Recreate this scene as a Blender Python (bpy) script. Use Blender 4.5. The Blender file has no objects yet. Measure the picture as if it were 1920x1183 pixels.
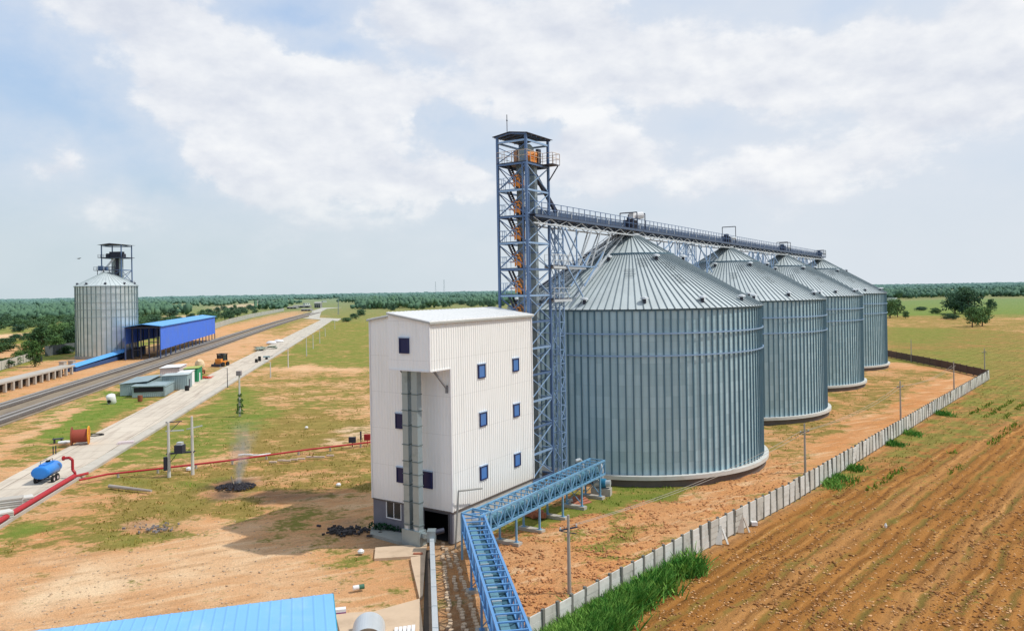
import bpy, math, random
import numpy as np
from mathutils import Vector, Matrix
random.seed(7); rng = np.random.default_rng(7)
S = bpy.context.scene
COL = S.collection

# ------------------------------------------------------------------ camera model (metres; camera at 0,0,20 looking +Y)
F = 1400.0; H = 20.0; ROLL = math.atan(32/1920)
CR, SR = math.cos(ROLL), math.sin(ROLL)
DH = (591.5-544)*CR
def uv(px, py):
    u = px-960; v = py-591.5
    return u*CR-v*SR, u*SR+v*CR
def G(px, py, z=0.0):                       # photo point -> place on the level z
    u, v = uv(px, py); Y = (H-z)*F/(v+DH)
    return Vector((u/F*Y, Y, z))
def ZAT(px, py, Y):                         # height of a photo point standing at depth Y
    u, v = uv(px, py); return H-(v+DH)/F*Y
def PX(x, y, z=0.0):
    u = F*x/y; v = F*(H-z)/y-DH
    return 960+u*CR+v*SR, 591.5-u*SR+v*CR
TH = 0.575                                  # bearing of the silo row
RV = Vector((math.sin(TH), math.cos(TH), 0)); MV = Vector((math.cos(TH), -math.sin(TH), 0))
def hit(px, py, root, axis, off):           # local coords of the photo point on plane (axis 0/1 = off) of a root turned to the row
    u, v = uv(px, py); d = Vector((u/F, 1, -(v+DH)/F)); o = Vector((0, 0, H))
    n = MV if axis == 0 else RV
    t = (off-(o-root).dot(n))/d.dot(n); p = o+d*t-root
    return Vector((p.dot(MV), p.dot(RV), p.z))

# ------------------------------------------------------------------ materials
MATS = {}
def nd(nt, t, **kw):
    n = nt.nodes.new(t)
    for k, v in kw.items():
        if k.startswith('i_'): n.inputs[int(k[2:]) if k[2:].isdigit() else k[2:]].default_value = v
        else: setattr(n, k, v)
    return n
def mth(nt, op, a, b=None, c=None, clamp=False):
    n = nt.nodes.new('ShaderNodeMath'); n.operation = op; n.use_clamp = clamp
    for i, x in enumerate((a, b, c)):
        if x is None: continue
        if isinstance(x, (int, float)): n.inputs[i].default_value = x
        else: nt.links.new(x, n.inputs[i])
    return n.outputs[0]
def mixc(nt, fac, a, b, mode='MIX'):
    n = nt.nodes.new('ShaderNodeMix'); n.data_type = 'RGBA'; n.blend_type = mode; n.clamp_factor = True
    for i, x in ((0, fac), (6, a), (7, b)):
        if isinstance(x, (int, float)): n.inputs[i].default_value = x
        elif isinstance(x, tuple): n.inputs[i].default_value = (*x, 1)
        else: nt.links.new(x, n.inputs[i])
    return n.outputs[2]
def sstep(nt, x, a, b):
    n = nt.nodes.new('ShaderNodeMapRange'); n.interpolation_type = 'SMOOTHSTEP'
    nt.links.new(x, n.inputs[0]); n.inputs[1].default_value = a; n.inputs[2].default_value = b
    return n.outputs[0]
def noise(nt, vec, scale, detail=3, rough=.55, dist=0.0):
    n = nd(nt, 'ShaderNodeTexNoise'); n.inputs['Scale'].default_value = scale; n.inputs['Detail'].default_value = detail
    n.inputs['Roughness'].default_value = rough; n.inputs['Distortion'].default_value = dist
    nt.links.new(vec, n.inputs['Vector']); return n.outputs['Fac']
def vscale(nt, vec, s, rot=0.0):
    n = nd(nt, 'ShaderNodeMapping'); n.inputs['Scale'].default_value = s; n.inputs['Rotation'].default_value = (0, 0, rot)
    nt.links.new(vec, n.inputs[0]); return n.outputs[0]
def newmat(name):
    m = bpy.data.materials.new(name); m.use_nodes = True
    nt = m.node_tree; b = nt.nodes['Principled BSDF']; MATS[name] = m
    return m, nt, b
def mat(name, col, rough=.6, metal=0.0, var=.12, scale=1.5, grime=None, gscale=.6, bump=0.0, spec=.4):
    if name in MATS: return MATS[name]
    m, nt, b = newmat(name)
    tc = nd(nt, 'ShaderNodeTexCoord'); v = tc.outputs['Object']
    n = noise(nt, v, scale, 4); f = mth(nt, 'MULTIPLY_ADD', n, 2*var, 1-var)
    c = mixc(nt, 1.0, tuple(col), f, 'MULTIPLY')
    # value as colour
    comb = nd(nt, 'ShaderNodeCombineColor')
    for i in range(3): nt.links.new(f, comb.inputs[i])
    c = mixc(nt, 1.0, tuple(col), comb.outputs[0], 'MULTIPLY')
    if grime:
        g = sstep(nt, noise(nt, v, gscale, 5, .65), .48, .72)
        c = mixc(nt, mth(nt, 'MULTIPLY', g, .6), c, tuple(grime))
    nt.links.new(c, b.inputs['Base Color'])
    b.inputs['Roughness'].default_value = rough; b.inputs['Metallic'].default_value = metal
    b.inputs['Specular IOR Level'].default_value = spec
    if bump:
        bm_ = nd(nt, 'ShaderNodeBump'); bm_.inputs['Strength'].default_value = .6; bm_.inputs['Distance'].default_value = bump
        nt.links.new(noise(nt, v, scale*5, 4), bm_.inputs['Height']); nt.links.new(bm_.outputs[0], b.inputs['Normal'])
    return m
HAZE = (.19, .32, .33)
def hazed(nt, c, d0=250., d1=3800., amt=.85, col=HAZE):  # aerial haze painted into the base colour by distance from the origin
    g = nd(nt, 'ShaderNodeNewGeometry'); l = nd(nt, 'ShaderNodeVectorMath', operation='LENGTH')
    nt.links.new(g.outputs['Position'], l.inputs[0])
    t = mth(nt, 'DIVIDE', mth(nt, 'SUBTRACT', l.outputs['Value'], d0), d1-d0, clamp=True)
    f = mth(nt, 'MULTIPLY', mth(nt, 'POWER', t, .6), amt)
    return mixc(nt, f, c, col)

# ------------------------------------------------------------------ mesh builder
class MB:
    def __init__(s): s.v = []; s.f = []
    def add(s, vs, fs):
        o = len(s.v); s.v += [tuple(p) for p in vs]; s.f += [tuple(i+o for i in f) for f in fs]; return s
    def box(s, lo, hi, M=None):
        x0, y0, z0 = lo; x1, y1, z1 = hi
        vs = [(x, y, z) for z in (z0, z1) for y in (y0, y1) for x in (x0, x1)]
        if M: vs = [M @ Vector(p) for p in vs]
        return s.add(vs, [(0, 2, 3, 1), (4, 5, 7, 6), (0, 1, 5, 4), (1, 3, 7, 5), (3, 2, 6, 7), (2, 0, 4, 6)])
    def bar(s, p, q, w=.1, h=None, up=(0, 0, 1)):
        p, q = Vector(p), Vector(q); h = h or w; d = q-p
        if d.length < 1e-6: return s
        d.normalize(); u = Vector(up)
        if abs(d.dot(u)) > .98: u = Vector((1, 0, 0))
        a = d.cross(u).normalized(); b = a.cross(d).normalized()
        vs = [e+a*(i*w/2)+b*(j*h/2) for e in (p, q) for i, j in ((-1, -1), (1, -1), (1, 1), (-1, 1))]
        return s.add(vs, [(0, 1, 2, 3), (7, 6, 5, 4), (0, 4, 5, 1), (1, 5, 6, 2), (2, 6, 7, 3), (3, 7, 4, 0)])
    def tube(s, pts, r=.05, n=8):
        pts = [Vector(p) for p in pts]
        for k in range(len(pts)-1):
            p, q = pts[k], pts[k+1]; d = (q-p).normalized(); u = Vector((0, 0, 1)) if abs(d.z) < .9 else Vector((1, 0, 0))
            a = d.cross(u).normalized(); b = a.cross(d)
            r0 = r[k] if isinstance(r, (list, tuple)) else r; r1 = r[k+1] if isinstance(r, (list, tuple)) else r
            vs = [p+(a*math.cos(t)+b*math.sin(t))*r0 for t in [2*math.pi*i/n for i in range(n)]] + \
                 [q+(a*math.cos(t)+b*math.sin(t))*r1 for t in [2*math.pi*i/n for i in range(n)]]
            s.add(vs, [(i, (i+1) % n, (i+1) % n+n, i+n) for i in range(n)]+[tuple(range(n))[::-1], tuple(range(n, 2*n))])
        return s
    def lathe(s, prof, n=24, a0=0., a1=2*math.pi, M=None):
        full = abs(a1-a0-2*math.pi) < 1e-6; m = n if full else n+1; vs = []
        for i in range(m):
            t = a0+(a1-a0)*i/n
            for r, z in prof: vs.append(Vector((r*math.cos(t), r*math.sin(t), z)))
        if M: vs = [M @ p for p in vs]
        k = len(prof); fs = []
        for i in range(n):
            j = (i+1) % m
            for q in range(k-1): fs.append((i*k+q, j*k+q, j*k+q+1, i*k+q+1))
        return s.add(vs, fs)
    def build(s, name, material, parent=None, smooth=False, loc=None, rotz=None):
        me = bpy.data.meshes.new(name); me.from_pydata(s.v, [], s.f); me.update()
        if smooth: me.polygons.foreach_set('use_smooth', [True]*len(me.polygons))
        me.materials.append(material); o = bpy.data.objects.new(name, me); COL.objects.link(o)
        if parent: o.parent = parent
        if loc is not None: o.location = loc
        if rotz is not None: o.rotation_euler = (0, 0, rotz)
        return o
def tag(o, label, cat, group=None):
    o['label'] = label; o['category'] = cat
    if group: o['group'] = group
    return o
def thing(name, label, cat, loc=(0, 0, 0), rotz=0., group=None):
    o = bpy.data.objects.new(name, None); COL.objects.link(o); o.empty_display_size = .3
    o.location = loc; o.rotation_euler = (0, 0, rotz); return tag(o, label, cat, group)
def struct(o): o['kind'] = 'structure'; return o
def stuff(o, label, cat): tag(o, label, cat); o['kind'] = 'stuff'; return o
def kids(o, tree={}):
    return [c for c in o.children]
def copytree(o, label=None, group=None, parent=None):
    c = o.copy(); COL.objects.link(c)
    if parent: c.parent = parent
    if label: c['label'] = label
    if group: c['group'] = group
    for ch in list(o.children): copytree(ch, parent=c)
    return c
def npmesh(name, V, Fc, material, smooth=False, attr=None):
    """V (n,3) array, Fc (m,k) array"""
    me = bpy.data.meshes.new(name); n, k = Fc.shape
    me.vertices.add(len(V)); me.vertices.foreach_set('co', np.ascontiguousarray(V, dtype=np.float32).ravel())
    me.loops.add(n*k); me.loops.foreach_set('vertex_index', np.ascontiguousarray(Fc, dtype=np.int32).ravel())
    me.polygons.add(n); me.polygons.foreach_set('loop_start', np.arange(0, n*k, k, dtype=np.int32))
    me.update(calc_edges=True)
    if smooth: me.polygons.foreach_set('use_smooth', np.ones(n, dtype=bool))
    if attr:
        for an, arr in attr.items():
            a = me.attributes.new(an, 'FLOAT_COLOR', 'POINT'); a.data.foreach_set('color', np.ascontiguousarray(arr, dtype=np.float32).ravel())
    me.materials.append(material); me.validate(); o = bpy.data.objects.new(name, me); COL.objects.link(o); return o

# numpy value noise
_perm = rng.random((256, 256))
def vnoise(x, y):
    xi = np.floor(x).astype(int); yi = np.floor(y).astype(int); fx = x-xi; fy = y-yi
    fx = fx*fx*(3-2*fx); fy = fy*fy*(3-2*fy)
    g = lambda a, b: _perm[a % 256, b % 256]
    return (g(xi, yi)*(1-fx)+g(xi+1, yi)*fx)*(1-fy)+(g(xi, yi+1)*(1-fx)+g(xi+1, yi+1)*fx)*fy
def fbm(x, y, o=4):
    s = 0; a = .5
    for k in range(o): s = s+a*vnoise(x*2**k+k*17.3, y*2**k+k*9.1); a *= .5
    return s/(1-.5**o)
def inpoly(x, y, poly):
    r = np.zeros(np.shape(x), bool); n = len(poly); j = n-1
    for i in range(n):
        xi, yi = poly[i]; xj, yj = poly[j]
        c = ((yi > y) != (yj > y)) & (x < (xj-xi)*(y-yi)/((yj-yi) if yj != yi else 1e-9)+xi)
        r ^= c; j = i
    return r
# ================================================================== WORLD
SUN = Vector((13.3, -.95, 18.0)).normalized()
W = bpy.data.worlds.new('World'); S.world = W; W.use_nodes = True
nt = W.node_tree; bg = nt.nodes['Background']; bg.inputs['Strength'].default_value = 1.0
sky = nd(nt, 'ShaderNodeTexSky', sky_type='NISHITA'); sky.sun_disc = False
sky.sun_elevation = math.asin(SUN.z); sky.sun_rotation = math.atan2(SUN.x, SUN.y)
sky.air_density = 1.2; sky.dust_density = 2.5
skyc = mixc(nt, 1.0, sky.outputs[0], (.105, .105, .105), 'MULTIPLY')
tc = nd(nt, 'ShaderNodeTexCoord'); V0 = tc.outputs['Generated']
sx = nd(nt, 'ShaderNodeSeparateXYZ'); nt.links.new(V0, sx.inputs[0])
AZ = mth(nt, 'ARCTAN2', sx.outputs[0], sx.outputs[1]); EL = mth(nt, 'ARCSINE', sx.outputs[2])
cr = nd(nt, 'ShaderNodeValToRGB'); nt.links.new(mth(nt, 'MULTIPLY', EL, 1.6, clamp=True), cr.inputs[0])
e = cr.color_ramp.elements; e[0].position = 0; e[0].color = (.55, .67, .72, 1); e[1].position = 1; e[1].color = (.24, .42, .80, 1)
for p_, c_ in ((.10, (.56, .70, .80)), (.26, (.51, .675, .88)), (.50, (.43, .62, .91))):
    x = e.new(p_); x.color = (*c_, 1)
base = mixc(nt, .15, cr.outputs[0], skyc)
rightpale = sstep(nt, AZ, -.45, .35)
base = mixc(nt, mth(nt, 'MULTIPLY', rightpale, .62), base, (.70, .765, .86))
warpv = nd(nt, 'ShaderNodeTexNoise'); warpv.inputs['Scale'].default_value = 7.; warpv.inputs['Detail'].default_value = 6; warpv.inputs['Roughness'].default_value = .6; nt.links.new(V0, warpv.inputs['Vector'])
wsep = nd(nt, 'ShaderNodeSeparateColor'); nt.links.new(warpv.outputs['Color'], wsep.inputs[0])
AZW = mth(nt, 'ADD', AZ, mth(nt, 'MULTIPLY_ADD', wsep.outputs[0], .22, -.11)); ELW = mth(nt, 'ADD', EL, mth(nt, 'MULTIPLY_ADD', wsep.outputs[1], .12, -.06))
# az/el centres and radii of cloud banks, weight
CLOUDS = [(470,165,250,85,.95),(700,205,140,50,.75),(370,85,60,50,.7),(430,305,80,50,.85),(650,330,240,50,.85),(560,255,150,45,.5),
 (930,45,300,70,.85),(1180,120,200,90,.7),(1420,160,120,70,.8),(1640,110,130,80,.85),(1800,190,170,90,.7),(1100,300,85,50,.75),(1330,330,220,80,.45),(850,350,110,40,.5),(200,25,240,60,.6),
 (95,300,80,40,.55),(215,395,100,50,.55),(500,430,240,40,.3),(1600,300,160,60,.5),(1900,60,120,120,.6),(1010,190,200,50,.5),
 (860,240,90,34,-.7),(620,105,80,26,-.6),(290,330,90,40,-.5),(95,185,150,85,-.8),(1215,15,70,40,-.6),(1010,262,40,28,-.5),(960,400,200,30,-.3),(560,20,90,25,-.4),(900,300,50,20,-.5),(1560,40,60,40,-.5),(1300,240,120,40,-.35),(1240,420,200,40,-.3)]
tot = None
for (px, py, rx, ry, w) in CLOUDS:
    u, v = uv(px, py); a0 = math.atan2(u/F, 1); e0 = math.atan2(-(v+DH)/F, math.hypot(1, u/F)); sa = rx/F*math.cos(a0)**2; se = ry/F*math.cos(a0)
    qa = mth(nt, 'MULTIPLY', mth(nt, 'SUBTRACT', AZW, a0), 1/sa); qe = mth(nt, 'MULTIPLY', mth(nt, 'SUBTRACT', ELW, e0), 1/se)
    q = mth(nt, 'ADD', mth(nt, 'MULTIPLY', qa, qa), mth(nt, 'MULTIPLY', qe, qe))
    g = mth(nt, 'MULTIPLY', mth(nt, 'EXPONENT', mth(nt, 'MULTIPLY', q, -1.0)), w)
    tot = g if tot is None else mth(nt, 'ADD', tot, g)
vs = vscale(nt, V0, (1, 1, 1.8)); off = nd(nt, 'ShaderNodeVectorMath', operation='ADD'); nt.links.new(vs, off.inputs[0]); off.inputs[1].default_value = (.012, 0, .035)
n1 = noise(nt, vs, 6.5, 9, .60); n1b = noise(nt, off.outputs[0], 6.5, 5, .55); n3 = noise(nt, vscale(nt, V0, (1, 1, 2.6)), 2.6, 5, .5)
away = sstep(nt, EL, .42, .6); back = sstep(nt, sx.outputs[1], .5, .1)
tot = mth(nt, 'ADD', tot, mth(nt, 'MULTIPLY', mth(nt, 'MAXIMUM', away, back), mth(nt, 'MULTIPLY', n3, .7)))
dens = mth(nt, 'ADD', tot, mth(nt, 'MULTIPLY_ADD', n1, 2.0, -1.0))
veil = sstep(nt, dens, -.95, .65); puff = sstep(nt, dens, .18, .56)
rel = mth(nt, 'MULTIPLY_ADD', mth(nt, 'SUBTRACT', n1, n1b), 3.2, .5, clamp=True)
cc = mixc(nt, rel, (.70, .735, .82), (1.0, 1.0, 1.0))
cl = mixc(nt, mth(nt, 'MULTIPLY', veil, .72), base, (.76, .80, .865))
lowfade = sstep(nt, EL, .02, .12)
cl = mixc(nt, mth(nt, 'MULTIPLY', mth(nt, 'MULTIPLY', puff, lowfade), .78), cl, cc)
hz = sstep(nt, EL, .17, -.01)
cl = mixc(nt, mth(nt, 'MULTIPLY', hz, .72), cl, mixc(nt, rightpale, (.60, .70, .745), (.72, .78, .84)))
bk = sstep(nt, sx.outputs[1], .35, -.35); cl = mixc(nt, bk, cl, mixc(nt, 1.0, cl, (.74, .80, .86), 'MULTIPLY'))  # unseen sky behind the camera dimmed to darken faces turned to it
grd = sstep(nt, EL, -.02, -.10)
cl = mixc(nt, grd, cl, (.22, .18, .12))
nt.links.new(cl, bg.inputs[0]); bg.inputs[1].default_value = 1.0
# sun lamp
L = bpy.data.lights.new('sun', 'SUN'); L.energy = 3.2; L.angle = math.radians(.8); L.color = (1, .955, .88)
lo = bpy.data.objects.new('sun', L); COL.objects.link(lo); lo.rotation_euler = SUN.to_track_quat('Z', 'Y').to_euler(); lo.location = (60, 0, 80)
# camera
cam = bpy.data.cameras.new('camera'); co = bpy.data.objects.new('camera', cam); COL.objects.link(co); S.camera = co
cam.sensor_fit = 'HORIZONTAL'; cam.sensor_width = 36; cam.lens = 36*F/1920; cam.clip_start = .5; cam.clip_end = 30000
co.location = (0, 0, H); co.matrix_world = Matrix.Translation((0, 0, H)) @ (Matrix.Rotation(math.radians(90), 4, 'X') @ Matrix.Rotation(-ROLL, 4, 'Z'))
cam.shift_y = -DH/1920
S.view_settings.view_transform = 'Standard'; S.view_settings.look = 'None'; S.view_settings.exposure = 0
S.render.engine = 'CYCLES'; S.cycles.max_bounces = 6; S.cycles.diffuse_bounces = 3; S.cycles.glossy_bounces = 3; S.cycles.volume_bounces = 0; S.cycles.transparent_max_bounces = 8
S.cycles.use_denoising = True

# ================================================================== GROUND
def axis(a0, a1, d, far, g):
    a = list(np.arange(a0, a1+1e-6, d)); s = d; hi = a[-1]; lo_ = a[0]; up = []; dn = []
    while hi < far: s *= g; hi += s; up.append(hi)
    s = d
    while lo_ > -far: s *= g; lo_ -= s; dn.append(lo_)
    return np.array(dn[::-1]+a+up)
gx = axis(-75, 85, .62, 14000, 1.035); gy = axis(30, 135, .62, 16000, 1.03); gy = gy[gy > -60]
GXX, GYY = np.meshgrid(gx, gy); X = GXX.ravel(); Y = GYY.ravel(); N = len(X)
Ys = np.maximum(Y, 8)
pxx, pyy = PX(X, Ys)
# jitter the borders with ground noise
jn = (fbm(X*.35+50, Y*.35+50, 4)-.5); jm = (fbm(X*.35+150, Y*.35+90, 4)-.5)
sc_ = F/Ys
jx = pxx+jn*9*sc_; jy = pyy+jm*9*sc_*(H/Ys)*1.2
GR = np.full(N, .42); LU = np.full(N, .35); PA = np.full(N, .3); PL = np.zeros(N); RD = np.full(N, .25); DK = np.zeros(N); RB = np.full(N, .12)
def paint(poly, jit=True, **kw):
    m = inpoly(jx if jit else pxx, jy if jit else pyy, poly) & (Y > 9)
    for k, v in kw.items(): globals()[k][m] = v
farm = Ys > 420
GR[farm] = .75; LU[farm] = .6
# left side beyond the railway
paint([(-3000,1500),(-3000,540),(0,555),(640,545),(640,575),(560,590),(400,633),(250,668),(0,745)], GR=.8, LU=.7, PA=.3)
paint([(-300,700),(0,655),(60,640),(110,637),(100,660),(20,672),(-300,740)], GR=.1, PA=.3, RD=.25)
paint([(-200,640),(0,626),(110,622),(150,626),(60,634),(0,634),(-200,650)], GR=.15, PA=.75, RD=0)
paint([(270,596),(330,590),(415,590),(330,600)], GR=.3, PA=.8, RD=0)
paint([(300,582),(380,576),(430,580),(380,590)], GR=.95, LU=.75)
paint([(55,595),(110,590),(118,594),(66,599)], GR=.7, LU=.5, PA=.6)
paint([(395,576),(450,571),(452,576),(400,584)], GR=.1, PA=.9, RD=0)
paint([(450,570),(490,567),(485,573),(455,577)], GR=.1, PA=.9, RD=0)
# sand between boundary wall and railway
paint([(-300,800),(-300,760),(0,700),(60,682),(140,668),(255,655),(410,612),(530,586),(575,580),(575,590),(400,635),(250,680),(0,758)], jit=False, GR=.16, PA=.28, RD=.42)
# yard between railway and road
paint([(0,800),(320,690),(470,632),(600,590),(600,600),(470,662),(230,786),(0,905)], GR=.55, LU=.40, PA=.3, RD=.3)
paint([(60,850),(100,770),(240,715),(260,760),(200,790),(120,830)], GR=.92, LU=.95)
paint([(0,850),(0,830),(100,780),(220,722),(240,726),(120,790),(0,860)], GR=.25, PA=.5)
paint([(0,895),(0,870),(80,850),(130,822),(150,826),(75,858),(20,890)], GR=.3, RD=.5)
paint([(330,700),(300,690),(400,652),(520,618),(600,592),(604,600),(520,637),(450,668),(400,690)], GR=.18, PA=.45, RD=.35)
paint([(500,625),(560,600),(590,596),(560,612),(520,634)], GR=.6, LU=.3)
# right of the road
paint([(480,690),(627,600),(640,575),(700,572),(700,700),(560,690)], GR=.78, LU=.62)
paint([(500,692),(560,683),(620,688),(700,692),(700,697),(620,695),(520,696),(500,698)], GR=.02, PA=.6, RD=.2)
paint([(440,730),(480,697),(700,700),(700,790),(560,750),(480,760)], GR=.55, LU=.35, PA=.45, RD=.4, RB=.3)
paint([(380,770),(430,720),(480,725),(520,760),(560,770),(480,800),(440,830),(360,860),(200,880),(190,870),(320,800)], GR=.80, LU=.72)
paint([(480,800),(560,760),(700,790),(700,830),(560,845),(450,865),(430,830)], GR=.72, LU=.18)
paint([(170,905),(300,885),(560,850),(700,838),(700,915),(560,935),(440,975),(330,965),(180,990),(120,990)], GR=.62, LU=.14, RD=.45)
paint([(200,905),(330,895),(420,890),(400,925),(260,930)], GR=.85, LU=.5)
paint([(0,1100),(0,1010),(160,905),(200,915),(150,980),(110,1040),(40,1090)], GR=.45, LU=.3, RD=.55, RB=.25)
paint([(-40,1040),(-40,1000),(50,985),(62,998),(20,1020)], GR=1.0, LU=.95)
paint([(150,1010),(200,960),(330,930),(420,950),(350,975),(250,1005),(240,1020),(200,1010)], GR=.75, LU=.3)
paint([(218,1016),(245,1012),(262,1024),(240,1034),(222,1030)], GR=1.1, LU=1.0)
paint([(-200,1300),(-200,1100),(40,1065),(150,1020),(260,1035),(300,1000),(370,975),(450,980),(500,1040),(600,1045),(700,1030),(780,1100),(800,1300)], GR=.1, PA=.45, RD=.28, RB=.12)
paint([(280,1080),(330,1010),(420,985),(480,1000),(500,1040),(420,1080),(330,1110)], GR=0, PA=.62, RD=.05)
paint([(40,1120),(110,1070),(180,1060),(250,1075),(230,1100),(150,1130),(60,1145)], GR=0, PA=1.0, RD=0)
paint([(640,1045),(700,1035),(770,1050),(780,1150),(650,1150)], GR=.22, PA=.35, RD=.45, RB=.4)
paint([(655,1025),(690,1020),(692,1045),(668,1055),(655,1045)], GR=.95, LU=.6)
# between the building and the right wall
paint([(850,1300),(845,1040),(1010,930),(1180,900),(1440,870),(1460,830),(1560,760),(1660,690),(1720,680),(1850,700),(1500,890),(1300,1000),(1015,1150),(1000,1300)], GR=.18, RD=.75, PA=.3, RB=.55)
paint([(860,1300),(850,1060),(900,1020),(960,1100),(960,1300)], GR=.05, RD=.55, PA=.25, RB=.3)
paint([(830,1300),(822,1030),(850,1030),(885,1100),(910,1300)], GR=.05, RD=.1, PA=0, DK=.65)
paint([(1130,915),(1180,895),(1320,895),(1280,920),(1180,955),(1080,975),(1000,1000),(940,1010),(980,975)], GR=1.0, LU=.75, RB=.1)
paint([(920,1060),(1000,1010),(1100,985),(1130,990),(1060,1020),(960,1060)], GR=.45, LU=.4, PA=.8)
paint([(1120,1015),(1160,995),(1240,970),(1250,980),(1180,1010),(1120,1035)], GR=.85, LU=.35)
paint([(1440,860),(1440,790),(1560,745),(1630,700),(1700,690),(1790,700),(1720,730),(1640,790),(1560,840),(1500,870)], GR=.55, LU=.2, RD=.6, RB=.25)
paint([(1490,880),(1590,800),(1700,745),(1795,698),(1660,688),(1670,678),(1850,702),(1830,712),(1700,785),(1600,840),(1520,890)], GR=.02, RD=.85, PA=.45, RB=.05)
# outside the wall: ploughed field and pasture
field = [(1000,1400),(1015,1170),(1300,1040),(1480,944),(1600,868),(1700,806),(1856,710),(1920,690),(2400,640),(5000,900),(5000,3000)]
paint(field, jit=False, GR=.08, PL=1.0, RD=.5, RB=.3)
paint([(1850,712),(1960,640),(2600,560),(4000,700),(4000,800),(2100,720),(1900,790),(1750,850),(1600,900),(1540,910),(1700,806)], GR=.62, LU=.42, PL=.8, RB=.2)
paint([(1662,672),(1662,618),(1800,615),(1960,625),(3500,700),(3500,800),(1960,690),(1858,706)], GR=.74, LU=.32, PA=.15, RD=.35, PL=.6, RB=.05)
paint([(1662,640),(1662,612),(1780,612),(1790,630),(1740,645)], GR=1.1, LU=.62)
paint([(1662,676),(1700,655),(1850,655),(1880,670),(1850,690),(1780,690)], GR=1.05, LU=.5)
paint([(1662,612),(1662,590),(3000,640),(3000,680),(1920,620)], GR=.62, LU=.22, PA=.25, RD=.35, PL=0, RB=.05)
paint([(1640,590),(1640,568),(1800,562),(1920,560),(3200,600),(3200,640),(1920,586),(1800,588)], GR=1.8, LU=2.2)
# stains
paint([(490,942),(500,918),(540,912),(600,918),(650,908),(640,925),(560,940)], DK=.6, GR=.2)
paint([(408,918),(420,905),(455,903),(480,908),(462,918),(430,922)], DK=1.0, GR=0)
paint([(270,995),(285,982),(310,978),(306,990),(290,1000)], DK=.7, GR=0)
paint([(612,1000),(625,985),(670,978),(690,990),(665,1003),(630,1005)], DK=.7, GR=0)
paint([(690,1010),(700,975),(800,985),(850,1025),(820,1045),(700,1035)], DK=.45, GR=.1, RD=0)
paint([(620,830),(640,800),(700,790),(700,815),(660,830)], GR=.35, PA=1.0, RD=0, DK=.12)
# blur a little
def blur(a, k=1):
    A = a.reshape(len(gy), len(gx))
    for _ in range(k):
        A = (A+np.roll(A, 1, 0)+np.roll(A, -1, 0))/3; A = (A+np.roll(A, 1, 1)+np.roll(A, -1, 1))/3
    return A.ravel()
GR, LU, PA, PL, RD, DK, RB = [blur(a, 2) for a in (GR, LU, PA, PL, RD, DK, RB)]
near = np.clip(1-(Ys-90)/200, 0, 1)
rough = (fbm(X*.9, Y*.9, 4)-.5)*1.1+(fbm(X*.22+9, Y*.22, 3)-.5)*.8
ZZ = -.12+rough*np.maximum(RB, .1)*.8*near
# keep the soil flat under roads, tracks and buildings
flat = inpoly(pxx, pyy, [(-400,1300),(-400,900),(0,880),(225,770),(420,680),(610,590),(640,590),(640,615),(500,700),(300,830),(160,930),(0,1010),(-100,1100)])
flat |= inpoly(pxx, pyy, [(-400,900),(0,735),(250,665),(590,575),(600,590),(330,700),(0,815),(-400,960)])
flat |= inpoly(pxx, pyy, [(690,990),(1003,900),(1120,900),(1130,930),(850,1060),(820,1200),(640,1200),(640,1130),(700,1000)])
flat = np.clip(blur(flat.astype(float), 2)*1.4, 0, 1)
ZZ = ZZ*(1-flat)-.1*flat
ZZ = np.minimum(ZZ, .16)
far = np.clip((Ys-3000)/9000, 0, 1); ZZ = ZZ+far*18*fbm(X*.0006, Y*.0006, 2)-far*8
nx, ny = len(gx), len(gy)
idx = np.arange(N).reshape(ny, nx)
FC = np.stack([idx[:-1, :-1].ravel(), idx[:-1, 1:].ravel(), idx[1:, 1:].ravel(), idx[1:, :-1].ravel()], 1)
m, nt, b = newmat('ground')
a1 = nd(nt, 'ShaderNodeAttribute', attribute_name='cov'); a2 = nd(nt, 'ShaderNodeAttribute', attribute_name='cov2')
s1 = nd(nt, 'ShaderNodeSeparateColor'); nt.links.new(a1.outputs['Color'], s1.inputs[0]); s2 = nd(nt, 'ShaderNodeSeparateColor'); nt.links.new(a2.outputs['Color'], s2.inputs[0])
geo = nd(nt, 'ShaderNodeNewGeometry'); P_ = geo.outputs['Position']
nA = noise(nt, P_, .10, 6, .6); nB = noise(nt, vscale(nt, P_, (.7, 1.0, 1)), .55, 6, .65, .4); nC = noise(nt, P_, 2.6, 5, .7); nD = noise(nt, P_, 9.0, 4, .7)
pale = mth(nt, 'ADD', s1.outputs[2], mth(nt, 'MULTIPLY_ADD', nB, 1.4, -.7), clamp=True)
red = mth(nt, 'ADD', s2.outputs[1], mth(nt, 'MULTIPLY_ADD', nA, 1.2, -.6), clamp=True)
dirt = mixc(nt, pale, (.53, .275, .12), (.70, .51, .32))
dirt = mixc(nt, red, dirt, (.53, .235, .085))
lush = mth(nt, 'ADD', s1.outputs[1], mth(nt, 'MULTIPLY_ADD', nA, 1.1, -.55), clamp=True)
grass = mixc(nt, lush, (.255, .175, .05), (.175, .185, .038))
grass = mixc(nt, mth(nt, 'MULTIPLY_ADD', lush, 1.0, -.3, clamp=True), grass, (.115, .215, .026))
grass = mixc(nt, mth(nt, 'MULTIPLY', sstep(nt, nC, .52, .72), .45), grass, (.085, .10, .02)); grass = mixc(nt, mth(nt, 'MULTIPLY', sstep(nt, nB, .55, .42), .35), grass, (.36, .27, .08))
nE = noise(nt, vscale(nt, vscale(nt, P_, (1, 1, 1), math.radians(62)), (.9, .13, 1)), 1.0, 5, .65, .3)
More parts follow.
